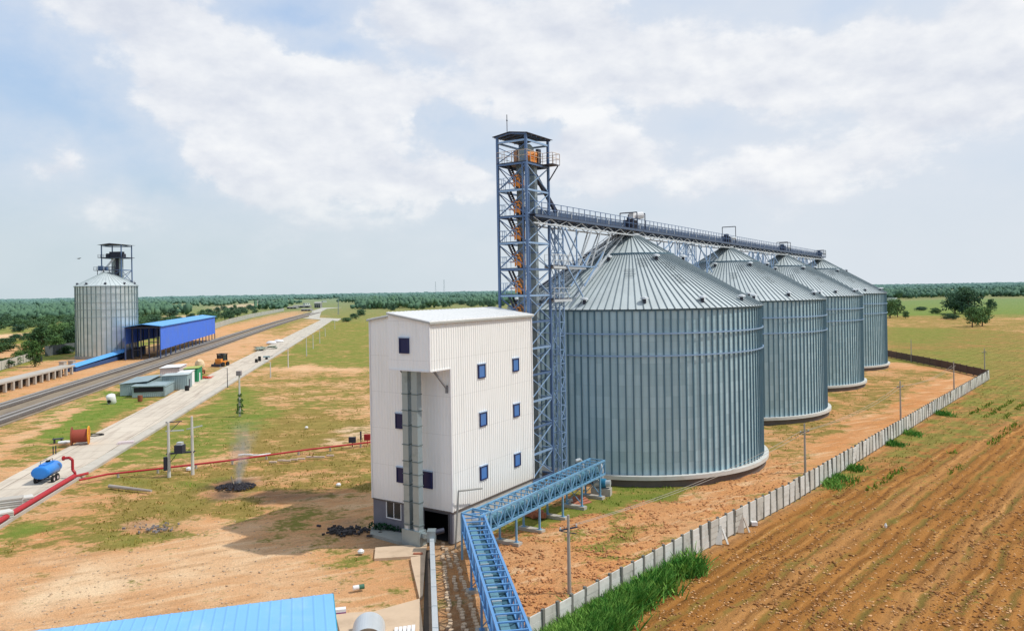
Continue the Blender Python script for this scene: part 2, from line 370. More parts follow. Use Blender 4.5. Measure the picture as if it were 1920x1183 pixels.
gm = mth(nt, 'ADD', s1.outputs[0], mth(nt, 'ADD', mth(nt, 'MULTIPLY_ADD', nB, 1.9, -.95), mth(nt, 'ADD', mth(nt, 'MULTIPLY_ADD', nC, 1.1, -.55), mth(nt, 'MULTIPLY_ADD', nA, 1.2, -.60))))
gm = mth(nt, 'ADD', gm, mth(nt, 'MULTIPLY_ADD', nE, .8, -.4))
gm = sstep(nt, gm, .30, .66)
# ploughed soil: rows along the field
rv = vscale(nt, P_, (1, 1, 1), math.radians(43.0))
rs = nd(nt, 'ShaderNodeSeparateXYZ'); nt.links.new(rv, rs.inputs[0])
acr = mth(nt, 'ADD', rs.outputs[0], mth(nt, 'MULTIPLY', nA, 2.0))
row = mth(nt, 'SINE', mth(nt, 'MULTIPLY', acr, 2*math.pi/2.15)); row2 = mth(nt, 'SINE', mth(nt, 'MULTIPLY', acr, 2*math.pi/7.3))
brk = noise(nt, vscale(nt, rv, (1.2, .25, 1)), 1.0, 4, .6)
rowm = mth(nt, 'MULTIPLY', sstep(nt, row, .45, 1.0), sstep(nt, brk, .36, .58))
ploughc = mixc(nt, nB, (.335, .145, .036), (.27, .118, .028)); ploughc = mixc(nt, sstep(nt, nA, .4, .7), ploughc, (.38, .175, .048))
ploughc = mixc(nt, mth(nt, 'MULTIPLY', sstep(nt, nD, .5, .75), .5), ploughc, (.20, .09, .03))
ploughc = mixc(nt, mth(nt, 'MULTIPLY', sstep(nt, row2, .4, 1.0), .25), ploughc, (.56, .31, .13))
row3 = mth(nt, 'SINE', mth(nt, 'MULTIPLY', acr, 2*math.pi/1.05)); brk2 = noise(nt, vscale(nt, rv, (.9, .06, 1)), 1.0, 4, .6)
ploughc = mixc(nt, mth(nt, 'MULTIPLY', mth(nt, 'MULTIPLY', sstep(nt, row3, .2, 1.0), sstep(nt, brk2, .38, .58)), .70), ploughc, (.155, .068, .02))
ploughc = mixc(nt, mth(nt, 'MULTIPLY', mth(nt, 'MULTIPLY', sstep(nt, row3, -.3, -1.0), sstep(nt, brk2, .5, .7)), .45), ploughc, (.66, .36, .13))
ploughc = mixc(nt, mth(nt, 'MULTIPLY', rowm, .65), ploughc, (.15, .13, .03))
dirt = mixc(nt, mth(nt, 'MULTIPLY', sstep(nt, nE, .52, .66), .45), dirt, (.72, .54, .34)); dirt = mixc(nt, mth(nt, 'MULTIPLY', sstep(nt, nE, .47, .36), .40), dirt, (.34, .19, .09))
soil = mixc(nt, s2.outputs[0], dirt, ploughc)
soil = mixc(nt, mth(nt, 'MULTIPLY', sstep(nt, nC, .55, .8), .28), soil, (.26, .14, .07))
grass = mixc(nt, mth(nt, 'MULTIPLY', s2.outputs[0], mth(nt, 'MULTIPLY', rowm, .6)), grass, (.12, .08, .02))
c = mixc(nt, gm, soil, grass)
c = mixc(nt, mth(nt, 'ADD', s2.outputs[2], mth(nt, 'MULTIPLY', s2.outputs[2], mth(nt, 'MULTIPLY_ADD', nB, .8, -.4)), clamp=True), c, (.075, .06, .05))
fine = mth(nt, 'MULTIPLY_ADD', nD, 1.3, .48); cb = nd(nt, 'ShaderNodeCombineColor'); [nt.links.new(fine, cb.inputs[i]) for i in range(3)]
c = mixc(nt, 1.0, c, cb.outputs[0], 'MULTIPLY')
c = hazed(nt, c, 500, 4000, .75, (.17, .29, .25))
nt.links.new(c, b.inputs['Base Color']); b.inputs['Roughness'].default_value = .95; b.inputs['Specular IOR Level'].default_value = .1
bp = nd(nt, 'ShaderNodeBump'); bp.inputs['Strength'].default_value = .9; bp.inputs['Distance'].default_value = .35
hh = mth(nt, 'ADD', mth(nt, 'MULTIPLY', nC, .5), mth(nt, 'ADD', mth(nt, 'MULTIPLY', nD, .25), mth(nt, 'MULTIPLY', nB, .8)))
hh = mth(nt, 'ADD', hh, mth(nt, 'MULTIPLY', s2.outputs[0], mth(nt, 'MULTIPLY', row3, -.22)))
nt.links.new(hh, bp.inputs['Height']); nt.links.new(bp.outputs[0], b.inputs['Normal'])
one = np.ones(N)
ground = struct(npmesh('ground', np.stack([X, Y, ZZ], 1), FC, m, smooth=True,
    attr={'cov': np.stack([GR, LU, PA, one], 1), 'cov2': np.stack([PL, RD, DK, one], 1)}))
# ================================================================== MATERIALS
WHITE = mat('white_siding', (.86, .86, .82), .45, 0, .04, .5, grime=(.66, .66, .60), gscale=.25)
ROOFW = mat('white_roof', (.86, .86, .84), .4, 0, .03)
PLINTH = mat('grey_plaster', (.17, .17, .20), .85, 0, .22, .9, grime=(.10, .10, .13))
NAVY = mat('navy_frame', (.012, .02, .09), .45, 0, .1)
GLASS = mat('blue_glass', (.07, .20, .50), .3, 0, .1, spec=.9)
DARKGLASS = mat('dark_glass', (.03, .035, .04), .1, 0, .1, spec=.8)
DARK = mat('dark_interior', (.012, .012, .015), .9)
WHITEP = mat('white_paint', (.78, .78, .78), .5)
CONC = mat('concrete', (.46, .43, .38), .9, 0, .15, .8, grime=(.30, .27, .22), gscale=.4, bump=.02)
CONCP = mat('pale_concrete', (.62, .61, .57), .85, 0, .12, 1.2, grime=(.40, .38, .33), gscale=.9)
STEELB = mat('blue_grey_steel', (.12, .20, .36), .45, .35, .12, 2)
STEELP = mat('pale_blue_steel', (.30, .45, .66), .45, .3, .1, 2)
DUCT = mat('galvanised_duct', (.34, .41, .43), .42, .45, .12, 1.2, grime=(.20, .25, .25), gscale=1.2)
DKSTEEL = mat('dark_steel', (.045, .05, .075), .55, .3, .15)
BRIDGE = mat('cyan_blue_steel', (.17, .37, .57), .45, .1, .14, 1.5, grime=(.08, .22, .34))
BRIDGEB = mat('mid_blue_steel', (.12, .31, .60), .45, .1, .12, 1.5)
PALEST = mat('pale_galvanised', (.60, .64, .66), .4, .3, .1)
ORANGE = mat('orange_paint', (.74, .27, .045), .5, 0, .12)
SALMON = mat('salmon_casing', (.62, .34, .20), .55, 0, .1)
BLUE = mat('cobalt_sheet', (.075, .20, .76), .5, 0, .10, .4, grime=(.12, .22, .60), gscale=.15)
BLUER = mat('sky_blue_sheet', (.10, .38, .80), .45, 0, .05, .6)
ROOFB = mat('light_blue_roof', (.19, .46, .90), .5, 0, .07, .4, grime=(.32, .55, .80), gscale=.35)
RED = mat('red_pipe_paint', (.42, .022, .03), .5, 0, .15, .8)
TIN = mat('weathered_tin', (.33, .43, .45), .5, .3, .22, 1.0, grime=(.22, .26, .25))
BLACK = mat('black_rubber', (.015, .015, .016), .8)
RUST = mat('rusty_brown', (.24, .075, .035), .8, 0, .2)
YELLOW = mat('yellow_orange', (.80, .34, .02), .55, 0, .1)
TANKB = mat('tanker_blue', (.03, .24, .72), .35, 0, .08)
GREEN = mat('green_paint', (.03, .26, .12), .6, 0, .1)
WOOD = mat('weathered_wood', (.30, .24, .17), .9, 0, .2)
BRICK = mat('brick_red', (.40, .15, .09), .9, 0, .2, 3)
PINK = mat('pinkish_white', (.66, .56, .56), .7, 0, .08)
ROCK = mat('broken_concrete', (.50, .43, .36), .95, 0, .25, 2)
BALL = mat('ballast', (.105, .085, .072), .95, 0, .5, 1.1, grime=(.20, .155, .11), gscale=.22, bump=.08)
RAIL = mat('rail_steel', (.50, .48, .47), .5, .2, .1)
SLEEP = mat('sleeper_concrete', (.27, .245, .21), .95, 0, .2)
MOTOR = mat('motor_blue', (.03, .22, .40), .5, 0, .1)

# concrete road with joints, stains, tyre marks
m, nt, b = newmat('road_concrete'); geo = nd(nt, 'ShaderNodeNewGeometry'); P_ = geo.outputs['Position']
nA = noise(nt, P_, .18, 5, .6); nB = noise(nt, vscale(nt, vscale(nt, P_, (1, 1, 1), math.radians(-12)), (1.2, .08, 1)), 1.0, 4, .6); nC = noise(nt, P_, 3.5, 4, .7)
c = mixc(nt, nA, (.56, .485, .385), (.70, .62, .51)); c = mixc(nt, mth(nt, 'MULTIPLY', sstep(nt, nB, .48, .66), .60), c, (.42, .34, .265))
c = mixc(nt, mth(nt, 'MULTIPLY', sstep(nt, nC, .5, .8), .4), c, (.42, .37, .31))
br = nd(nt, 'ShaderNodeTexBrick'); br.inputs['Scale'].default_value = 1; br.inputs['Brick Width'].default_value = 5.2; br.inputs['Row Height'].default_value = 4.6; br.inputs['Mortar Size'].default_value = .05
br.inputs['Color1'].default_value = (1, 1, 1, 1); br.inputs['Color2'].default_value = (.9, .9, .9, 1); br.inputs['Mortar'].default_value = (.45, .42, .39, 1); br.offset = 0
nt.links.new(vscale(nt, P_, (1, 1, 1), math.radians(-12)), br.inputs['Vector']); c = mixc(nt, 1.0, c, br.outputs['Color'], 'MULTIPLY')
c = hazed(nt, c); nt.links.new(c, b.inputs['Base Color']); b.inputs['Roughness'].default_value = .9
ROAD = m
# galvanised silo sheet: panels of slightly different tone, stains running down
def silomat(name, nseg, rowh, c1, c2, metal, rough):
    m, nt, b = newmat(name); tc = nd(nt, 'ShaderNodeTexCoord'); sp = nd(nt, 'ShaderNodeSeparateXYZ'); nt.links.new(tc.outputs['Object'], sp.inputs[0])
    an = mth(nt, 'ARCTAN2', sp.outputs[1], sp.outputs[0]); pa = mth(nt, 'FLOOR', mth(nt, 'MULTIPLY', an, nseg/(2*math.pi))); pz = mth(nt, 'FLOOR', mth(nt, 'DIVIDE', sp.outputs[2], rowh))
    cx = nd(nt, 'ShaderNodeCombineXYZ'); nt.links.new(pa, cx.inputs[0]); nt.links.new(pz, cx.inputs[1])
    wn = nd(nt, 'ShaderNodeTexWhiteNoise', noise_dimensions='2D'); nt.links.new(cx.outputs[0], wn.inputs['Vector'])
    cz = nd(nt, 'ShaderNodeCombineXYZ'); nt.links.new(mth(nt, 'MULTIPLY', an, 30.), cz.inputs[0]); nt.links.new(mth(nt, 'MULTIPLY', sp.outputs[2], .25), cz.inputs[1])
    st = noise(nt, cz.outputs[0], 1.0, 5, .6); big = noise(nt, tc.outputs['Object'], .25, 3)
    t = mth(nt, 'ADD', mth(nt, 'MULTIPLY', wn.outputs['Value'], .45), mth(nt, 'ADD', mth(nt, 'MULTIPLY', st, .6), mth(nt, 'MULTIPLY_ADD', big, .5, -.3)), clamp=True)
    c = mixc(nt, t, c1, c2)
    seam = sstep(nt, mth(nt, 'FRACT', mth(nt, 'DIVIDE', sp.outputs[2], rowh)), .93, .98)
    c = mixc(nt, mth(nt, 'MULTIPLY', seam, .12), c, tuple(x*.5 for x in c1))
    nt.links.new(c, b.inputs['Base Color']); b.inputs['Metallic'].default_value = metal
    nt.links.new(mth(nt, 'MULTIPLY_ADD', t, .15, rough-.07), b.inputs['Roughness'])
    bp = nd(nt, 'ShaderNodeBump'); bp.inputs['Strength'].default_value = .12; bp.inputs['Distance'].default_value = .02
    nt.links.new(mth(nt, 'SINE', mth(nt, 'MULTIPLY', sp.outputs[2], 2*math.pi/.56)), bp.inputs['Height']); nt.links.new(bp.outputs[0], b.inputs['Normal'])
    return m
m, nt, b = newmat('streaked_siding'); tc = nd(nt, 'ShaderNodeTexCoord'); sp = nd(nt, 'ShaderNodeSeparateXYZ'); nt.links.new(tc.outputs['Object'], sp.inputs[0])
st = noise(nt, vscale(nt, tc.outputs['Object'], (2.2, 2.2, .12)), 1.0, 6, .65); lap = sstep(nt, mth(nt, 'FRACT', mth(nt, 'DIVIDE', mth(nt, 'SUBTRACT', sp.outputs[2], 2.5), 3.05)), .985, .995)
c = mixc(nt, mth(nt, 'MULTIPLY', sstep(nt, st, .50, .75), .45), (.89, .895, .87), (.70, .71, .67)); c = mixc(nt, mth(nt, 'MULTIPLY', lap, .35), c, (.45, .45, .42))
c = mixc(nt, mth(nt, 'MULTIPLY', sstep(nt, sp.outputs[2], 4.6, 2.3), .22), c, (.62, .52, .42)); c = mixc(nt, mth(nt, 'MULTIPLY', sstep(nt, noise(nt, tc.outputs['Object'], .35, 5, .7), .5, .75), .18), c, (.70, .70, .66))
nt.links.new(c, b.inputs['Base Color']); b.inputs['Roughness'].default_value = .5; SIDING = m
SILOW = silomat('silo_sheet', 120, 1.12, (.31, .475, .53), (.53, .715, .77), .10, .48)
SILOL = silomat('bright_silo_sheet', 40, 1.12, (.50, .58, .59), (.72, .79, .80), .7, .36)
ROOFM = mat('silo_roof_sheet', (.50, .56, .57), .6, .0, .16, .35, grime=(.40, .45, .46), gscale=.3)
ROOFR = mat('silo_roof_rib', (.22, .27, .29), .5, .3, .1)
STIF = mat('silo_stiffener', (.10, .19, .25), .5, .1, .12, .8)
RINGC = mat('ring_beam_paint', (.60, .60, .57), .7, 0, .1, .8, grime=(.45, .42, .36))

# ================================================================== PROCESSING BUILDING
A = Vector((-5.0, 59.0, 0))
WX, LY, EX, WB = 8.5, 12.3, 2.5, 4.15
ZS = 2.55; ZT = 17.7; ZRG = 18.35; ZBX = 13.9
bld = thing('processing_building', 'tall white corrugated-sheet building with gable roof, small blue windows and overhanging upper box', 'building', A, -TH)
def ribbed(mb, p, q, z0, z1, n, out, rib=.3, dep=.045, top=None):
    """ribbed sheet wall from p to q (2-D); out = outward normal; top(t) gives top height"""
    p, q = Vector(p), Vector(q); L_ = (q-p).length; d = (q-p)/L_; k = max(1, int(L_/rib)); st = L_/k; prof = []
    for i in range(k):
        x = i*st; prof += [(x, 0), (x+st*.62, 0), (x+st*.72, dep), (x+st*.9, dep)]
    prof.append((L_, 0)); vs = []
    for x, h in prof:
        b_ = p+d*x+Vector(out)*h; t = top(x/L_) if top else z1
        vs += [(b_.x, b_.y, z0), (b_.x, b_.y, t)]
    return mb.add(vs, [(2*i, 2*i+2, 2*i+3, 2*i+1) for i in range(len(prof)-1)])
def ztop(x): return ZT+(ZRG-ZT)*(1-abs(x+WX/2)/(WX/2))
w = MB()
ribbed(w, (0, 0), (0, LY), ZS, ZT-.02, 0, (1, 0))
ribbed(w, (0, LY), (-WX, LY), ZS, ZT, 0, (0, 1), top=lambda t: ztop(-t*WX)-.02)
ribbed(w, (-WX, LY), (-WX, 0), ZS, ZT-.02, 0, (-1, 0))
ribbed(w, (-WX, 0), (0, 0), ZS, ZT, 0, (0, -1), dep=.02, top=lambda t: ztop(-WX+t*WX)-.02)
w.build('wall', SIDING, bld)
bxm = MB()
ribbed(bxm, (0, -EX), (0, 0), ZBX, ZT-.02, 0, (1, 0)); ribbed(bxm, (-WB, -EX), (0, -EX), ZBX, ZT, 0, (0, -1), dep=.02, top=lambda t: ztop(-WB+t*WB)-.02)
ribbed(bxm, (-WB, 0), (-WB, -EX), ZBX, ztop(-WB)-.02, 0, (-1, 0)); bxm.add([(-WB, -EX, ZBX), (0, -EX, ZBX), (0, 0, ZBX), (-WB, 0, ZBX)], [(0, 3, 2, 1)])
ob = bxm.build('projecting_box', SIDING, bld)
tr = MB(); tr.bar((0.03, -EX-.03, ZBX), (.03, -EX-.03, ZT), .12); tr.bar((.03, -EX, ZBX), (.03, .03, ZBX), .10); tr.bar((-WB, -EX-.03, ZBX), (0, -EX-.03, ZBX), .10)
tr.build('corner_trim', WHITEP, ob)
r = MB(); o_ = .22
def rp(x, y0, y1): return [(x, y0, ztop(max(-WX, min(0, x)))-(0 if -WX <= x <= 0 else .03)), (x, y1, ztop(max(-WX, min(0, x)))-(0 if -WX <= x <= 0 else .03))]
k = 28
for i in range(k):
    xa = -WB+(WB+o_)*i/k; xb = -WB+(WB+o_)*(i+1)/k
for side, y0 in (((-WB-.02, o_), -EX-o_), ((-WX-o_, -WB-.02), -o_)):
    a_, b_ = side; za, zb = ztop(max(a_, -WX)) if side[0] > -5 else ZT-.04, ztop(0)-.04 if side[0] > -5 else ztop(-WX/2)
    za = ZRG if side[0] > -5 else ZT-.04; zb = ZT-.04 if side[0] > -5 else ZRG
    r.add([(a_, y0, za), (b_, y0, zb), (b_, LY+o_, zb), (a_, LY+o_, za), (a_, y0, za+.07), (b_, y0, zb+.07), (b_, LY+o_, zb+.07), (a_, LY+o_, za+.07)],
          [(0, 3, 2, 1), (4, 5, 6, 7), (0, 1, 5, 4), (1, 2, 6, 5), (2, 3, 7, 6), (3, 0, 4, 7)])
    nr = int((LY+o_-y0)/.5)
    for i in range(nr):
        y = y0+.25+i*.5; r.bar((a_, y, za+.085), (b_, y, zb+.085), .05, .04)
rf = r.build('roof', ROOFW, bld)
ed = MB(); ed.bar((o_+.01, -EX-o_, ZT-.12), (o_+.01, LY+o_, ZT-.12), .05, .16); ed.bar((-WB, -EX-o_, ZRG-.06), (o_, -EX-o_, ZT-.1), .05, .10); ed.bar((-WX-o_, -o_, ZT-.1), (-WB, -o_, ZRG-.06), .05, .10)
ed.build('eave_trim', mat('grey_trim', (.42, .43, .40), .5), rf)
# plinth storey with openings
pz = ZS
pl = MB(); T_ = .25
def wallseg(mb, x0, x1, z0, z1): mb.box((x0, 0.03, z0), (x1, T_, z1))
wp0 = hit(723, 935, A, 1, 0); wp1 = hit(752, 978, A, 1, 0); wx0, wx1, wz0, wz1 = wp0.x, wp1.x, wp1.z+.1, wp0.z
dx0, dx1, dzt = -3.05, -.42, 2.3
ex0, ex1 = -4.75, -3.95
wallseg(pl, -WX, wx0, 0, pz); wallseg(pl, wx0, wx1, 0, wz0); wallseg(pl, wx0, wx1, wz1, pz); wallseg(pl, wx1, dx0, 0, pz); wallseg(pl, dx0, dx1, dzt, pz); wallseg(pl, dx1, -.03, 0, pz)
pl.box((-.25, 0.03, 0), (-.03, 0.031, 0)) if False else None
pl.box((-WX, .25, 0), (-WX+.22, LY-.03, pz)); pl.box((-WX, LY-.27, 0), (-.03, LY-.03, pz))
pl.build('ground_storey_wall', PLINTH, bld)
p2 = MB(); p2.box((-.25, .25, 0), (-.03, LY-.03, pz-.1)); p2.build('side_wall', mat('pale_plaster', (.50, .50, .48), .9, 0, .12, .8, grime=(.33, .31, .28)), bld)
p3 = MB(); p3.box((-WX+.3, .4, .01), (-.3, LY-.3, .05)); p3.box((-WX+.3, 3.0, .05), (-.3, 3.1, pz)); p3.build('interior', DARK, bld)
fr = MB(); t_ = .07
fr.box((wx0, -.02, wz0), (wx0+t_, .1, wz1)); fr.box((wx1-t_, -.02, wz0), (wx1, .1, wz1)); fr.box((wx0+t_, -.02, wz0), (wx1-t_, .1, wz0+t_)); fr.box((wx0+t_, -.02, wz1-t_), (wx1-t_, .1, wz1)); fr.box(((wx0+wx1)/2-.03, .0, wz0+t_), ((wx0+wx1)/2+.03, .08, wz1-t_))
wf = fr.build('window', WHITEP, bld); g_ = MB(); g_.box((wx0+t_, .04, wz0+t_), (wx1-t_, .06, wz1-t_)); g_.build('pane', DARKGLASS, wf)
# frame of the doorway
df = MB(); df.box((dx0-.1, -.03, 0), (dx0, .12, dzt+.1)); df.box((dx1, -.03, 0), (dx1+.1, .12, dzt+.1)); df.box((dx0, -.03, dzt), (dx1, .12, dzt+.1)); df.build('doorway_frame', mat('dark_frame', (.08, .08, .09), .7), bld)
# flashing under the siding
fl = MB(); fl.box((.0, -.06, ZS-.12), (.07, LY, ZS)); fl.box((-WX, -.06, ZS-.10), (0, .0, ZS)); fl.build('flashing', mat('brown_flashing', (.12, .10, .09), .6), bld)
MB().bar((.05, -.04, ZS), (.05, -.04, ZBX), .12).build('corner_trim', WHITEP, bld); MB().bar((.05, LY, ZS), (.05, LY, ZT-.1), .12).build('corner_trim', WHITEP, bld); MB().bar((-WX-.04, -.04, ZS), (-WX-.04, -.04, ZT-.1), .10).build('corner_trim', WHITEP, bld)
def window(px, py, axis, off, wd=.86, ht=1.12, pane=GLASS):
    c = hit(px, py, A, axis, off)
    def bx(mb, a0, a1, z0, z1, d0, d1):
        if axis == 0: mb.box((off+d0, c.y+a0, c.z+z0), (off+d1, c.y+a1, c.z+z1))
        else: mb.box((c.x+a0, off-d1, c.z+z0), (c.x+a1, off-d0, c.z+z1))
    f_ = MB(); W2, H2 = wd/2, ht/2; t = .09
    bx(f_, -W2, -W2+t, -H2, H2, 0, .13); bx(f_, W2-t, W2, -H2, H2, 0, .13); bx(f_, -W2+t, W2-t, -H2, -H2+t, 0, .13); bx(f_, -W2+t, W2-t, H2-t, H2, 0, .13)
    fo = f_.build('window', NAVY, bld)
    s_ = MB(); bx(s_, -W2-.04, W2+.04, H2, H2+.07, 0, .16); s_.build('lintel_cap', mat('pale_blue_trim', (.38, .48, .62), .5), fo)
    g2 = MB(); bx(g2, -W2+t, W2-t, -H2+t, H2-t, .05, .08); g2.build('pane', pane, fo)
for px, py in ((901.3, 695.6), (965, 684), (904, 785.5), (966.5, 768.8), (905.3, 885.5), (968.3, 861.5)): window(px, py, 0, 0, 1.02, 1.16)
DKB = mat('shaded_glass', (.006, .012, .075), .35)  # darker copy of the blue glass, shade of the front face put into its colour
window(758, 648, 1, -EX, 1.0, 1.2, DKB); window(749.7, 789.2, 1, 0, .92, 1.25, DKB); window(752, 890, 1, 0, .92, 1.25, DKB); window(802, 899, 1, 0, 1.0, 1.35, DKB)
for x in (-3.72, -.3):
    br_ = MB(); br_.bar((x, -1.75, ZBX), (x, -.12, ZBX-1.55), .15, .13); br_.box((x-.09, -.16, ZBX-1.95), (x+.09, -.025, ZBX-1.35)); br_.build('bracket', mat('grey_bracket', (.22, .22, .23), .6) if x > -1 else DKSTEEL, bld)

# bucket elevator against the dark face
be = thing('bucket_elevator', 'twin grey-green sheet-metal elevator legs rising in front of the white building', 'elevator', A+RV*(-1.6)+MV*(-2.55), -TH)
for i, x in enumerate((-.56, .40)):
    c = MB(); c.box((x-.29, -.27, .02), (x+.29, .27, ZBX+.6)); lg = c.build('leg_casing', DUCT, be)
    f_ = MB()
    for z in (1.6, 3.4, 4.7, 5.6, 6.6, 7.9, 9.4, 10.6, 11.9): f_.box((x-.335, -.31, z), (x+.335, .31, z+.07))
    f_.build('flange', mat('flange_grey', (.13, .17, .17), .6), lg)
    h = MB(); h.box((x-.16, -.30, .75), (x+.16, -.275, 1.5)); h.build('inspection_hatch', PALEST, lg)
j = MB()
for z in (1.8, 4.9, 6.9, 9.6, 12.1): j.box((-.22, -.05, z), (.04, .05, z+.10))
j.build('tie_bar', DUCT, be)
bt = MB(); bt.box((-1.0, -.40, .02), (.85, .40, 1.25)); bt.bar((.72, 0, .95), (1.35, -.1, .95), .35); bt.build('boot', DUCT, be)
cd = MB(); cd.tube([(-1.45, 1.1, 0), (-1.45, 1.1, 2.0), (-1.3, .8, 2.3), (-1.1, .4, 2.2)], .06); cd.build('cable_conduit', WHITEP, be)
cf = MB(); cf.box((-1.9, 1.30, .9), (-1.45, 1.52, 1.6)); tag(cf.build('control_box', PALEST, loc=be.location, rotz=-TH), 'small pale control cabinet on the grey wall beside the elevator boot', 'control cabinet')

# ================================================================== ELEVATOR TOWER
TF = Vector((1.52, 70.0, 0)); TW, TL = 3.22, 4.1
LV = [2.0+2.5*i for i in range(13)]; LV = [z-.05 for z in LV]; ZR = 34.6
tw = thing('elevator_tower', 'tall open blue steel lattice tower with stairs, landings and a flat dark roof', 'tower', TF, -TH)
cor = [(0, 0), (0, TL), (-TW, TL), (-TW, 0)]
for x, y in cor:
    c = MB(); c.box((x-.11, y-.10, 0), (x+.11, y+.10, ZR)); c.box((x-.2, y-.2, 0), (x+.2, y+.2, .12)); c.build('leg', STEELB, tw)
for x in (-.42,):
    c = MB(); c.box((x-.06, -.06, 0), (x+.06, .06, ZR-2.6)); c.box((-.12+.03, .40, 0), (.0, .52, ZR-3)); c.build('inner_post', STEELB, tw)
for li, z in enumerate(LV+[ZR-.5]):
    c = MB()
    for a in range(4):
        p, q = cor[a], cor[(a+1) % 4]; c.bar((*p, z), (*q, z), .12, .18)
    c.build('beam', STEELP if li % 2 else STEELB, tw)
for li in range(len(LV)):
    z0 = LV[li-1] if li else .1; z1 = LV[li]
    for a in range(4):
        p, q = cor[a], cor[(a+1) % 4]; c = MB(); c.bar((*p, z0+.1), (*q, z1-.1), .075); c.bar((*q, z0+.1), (*p, z1-.1), .07); c.build('cross_brace', STEELP if a == 0 else STEELB, tw)
c = MB(); c.bar((-.1, 0, LV[-1]+.2), (-TW, 0, ZR-.9), .07); c.bar((-TW, 0, LV[-1]+.2), (-.1, 0, ZR-.9), .07); c.build('cross_brace', STEELB, tw)
for li, z in enumerate(LV):
    top = li == len(LV)-1
    c = MB()
    if top: c.box((-TW-.1, -.1, z+.1), (.1, TL+.2, z+.17)); c.box((.1, TL-1.2, z+.1), (1.2, TL+.2, z+.17)); c.bar((1.1, TL, z+.05), (0, TL, z-1.4), .09)
    else: c.box((-TW+.1, .1, z+.1), (-TW+1.25, .95, z+.16)); c.box((-1.9, .1, z+.1), (-.1, .95, z+.16)); c.box((-TW+.1, .95, z+.1), (-1.95, 1.3, z+.15))
    la = c.build('landing', DKSTEEL, tw)
    rl = MB(); rz = z+.17
    segs = [((-TW, -.02), (-1.2, -.02)), ((-TW, 0), (-TW, 1.3))] if not top else [((-TW, -.1), (0.1, -.1)), ((.1, -.1), (.1, TL-1.2)), ((.1, TL-1.2), (1.2, TL-1.2)), ((1.2, TL-1.2), (1.2, TL+.2)), ((1.2, TL+.2), (-TW, TL+.2)), ((-TW, TL+.2), (-TW, -.1))]
    for p, q in segs:
        n_ = max(1, int(round(math.dist(p, q)/.8)))
        for h in (.55, 1.05): rl.bar((*p, rz+h), (*q, rz+h), .04)
        for i in range(n_+1): t = i/n_; x = p[0]+(q[0]-p[0])*t; y = p[1]+(q[1]-p[1])*t; rl.bar((x, y, rz), (x, y, rz+1.05), .04)
    rl.build('railing', STEELP if not top else mat('salmon_rail', (.62, .50, .38), .5), la)
    if li > 0:
        zb = LV[li-1]+.17; st = MB(); xa, xb = -TW+.85, -1.15      # stair climbs to the left
        for y in (.22, .82): st.bar((xb, y, zb), (xa, y, z+.12), .05, .20)
        for i in range(11): t = (i+.5)/11; x = xb+(xa-xb)*t; zz = zb+(z-zb)*t; st.box((x-.11, .24, zz-.02), (x+.11, .80, zz+.02))
        so = st.build('stair_flight', DKSTEEL, tw)
        gd = MB()
        for y in (.16, .88):
            gd.bar((xb+.15, y, zb+.15), (xb-.45, y, zb+1.25), .07); gd.bar((xb+.25, y, zb+.9), (xb-.35, y, zb+1.5), .05); gd.bar((xb+.25, y, zb), (xb+.25, y, zb+.95), .08)
        gd.box((xb-.35, .08, zb+.20), (xb+.35, .13, zb+.62)); gd.bar((xb-.9, .10, zb+.55), (xb-.2, .10, zb+.55), .12); gd.bar((xb-.6, .10, zb+1.2), (xb+.2, .10, zb+1.2), .10); gd.box((xb-.35, .10, zb+.80), (xb+.25, .13, zb+1.0)); gd.bar((xb-.3, .10, zb+.1), (xb-.3, .10, zb+1.3), .08); gd.build('stair_guard', ORANGE, so)
r = MB(); xm = -TW/2; zr = ZR+.05; y0, y1 = -.35, TL+.35
for xa, za, xb, zb in ((-TW-.35, zr, xm, zr+.28), (xm, zr+.28, .35, zr)):
    r.add([(xa, y0, za), (xb, y0, zb), (xb, y1, zb), (xa, y1, za), (xa, y0, za+.06), (xb, y0, zb+.06), (xb, y1, zb+.06), (xa, y1, za+.06)], [(0, 3, 2, 1), (4, 5, 6, 7), (0, 1, 5, 4), (1, 2, 6, 5), (2, 3, 7, 6), (3, 0, 4, 7)])
rf = r.build('roof', DKSTEEL, tw)
pu = MB()
for i in range(6): y = y0+.2+(y1-y0-.4)*i/5; pu.bar((-TW-.2, y, zr-.06), (xm, y, zr+.2), .07, .12); pu.bar((xm, y, zr+.2), (.2, y, zr-.06), .07, .12)
pu.build('purlin', STEELB, rf)
lr = MB(); lr.bar((-2.2, .2, zr+.1), (-2.2, .2, zr+2.1), .05); lr.lathe([(0, -.12), (.09, 0), (0, .12)], 8, M=Matrix.Translation((-2.2, .2, zr+1.55)))
lr.build('lightning_rod', DKSTEEL, tw)

# main bucket elevator inside the tower
me_ = thing('tower_bucket_elevator', 'grey twin-leg grain elevator with domed head and orange drive inside the lattice tower', 'elevator', TF+MV*(-1.15)+RV*1.55, -TH)
for x, y in ((-.35, -.2), (.42, .9)):
    c = MB(); c.box((x-.30, y-.25, 0.1), (x+.30, y+.25, LV[-1]+.4)); lg = c.build('leg_casing', DUCT, me_)
    c = MB()
    for z in LV: c.box((x-.34, y-.29, z-.9), (x+.34, y+.29, z-.82))
    c.build('flange', STEELB, lg)
hd = MB(); Mh = Matrix.Translation((0, .35, LV[-1]+1.15)) @ Matrix.Rotation(math.radians(90), 4, 'Y')
hd.lathe([(0, -.38), (.95, -.38), (.95, .38), (0, .38)], 20, M=Mh); hd.box((-.38, -.60, LV[-1]+.2), (.38, 1.30, LV[-1]+1.15)); hd.build('head', DUCT, me_)
hc = MB(); hc.box((-.75, -.75, LV[-1]+.2), (-.40, .25, LV[-1]+1.45)); hc.build('head_cover', SALMON, me_)
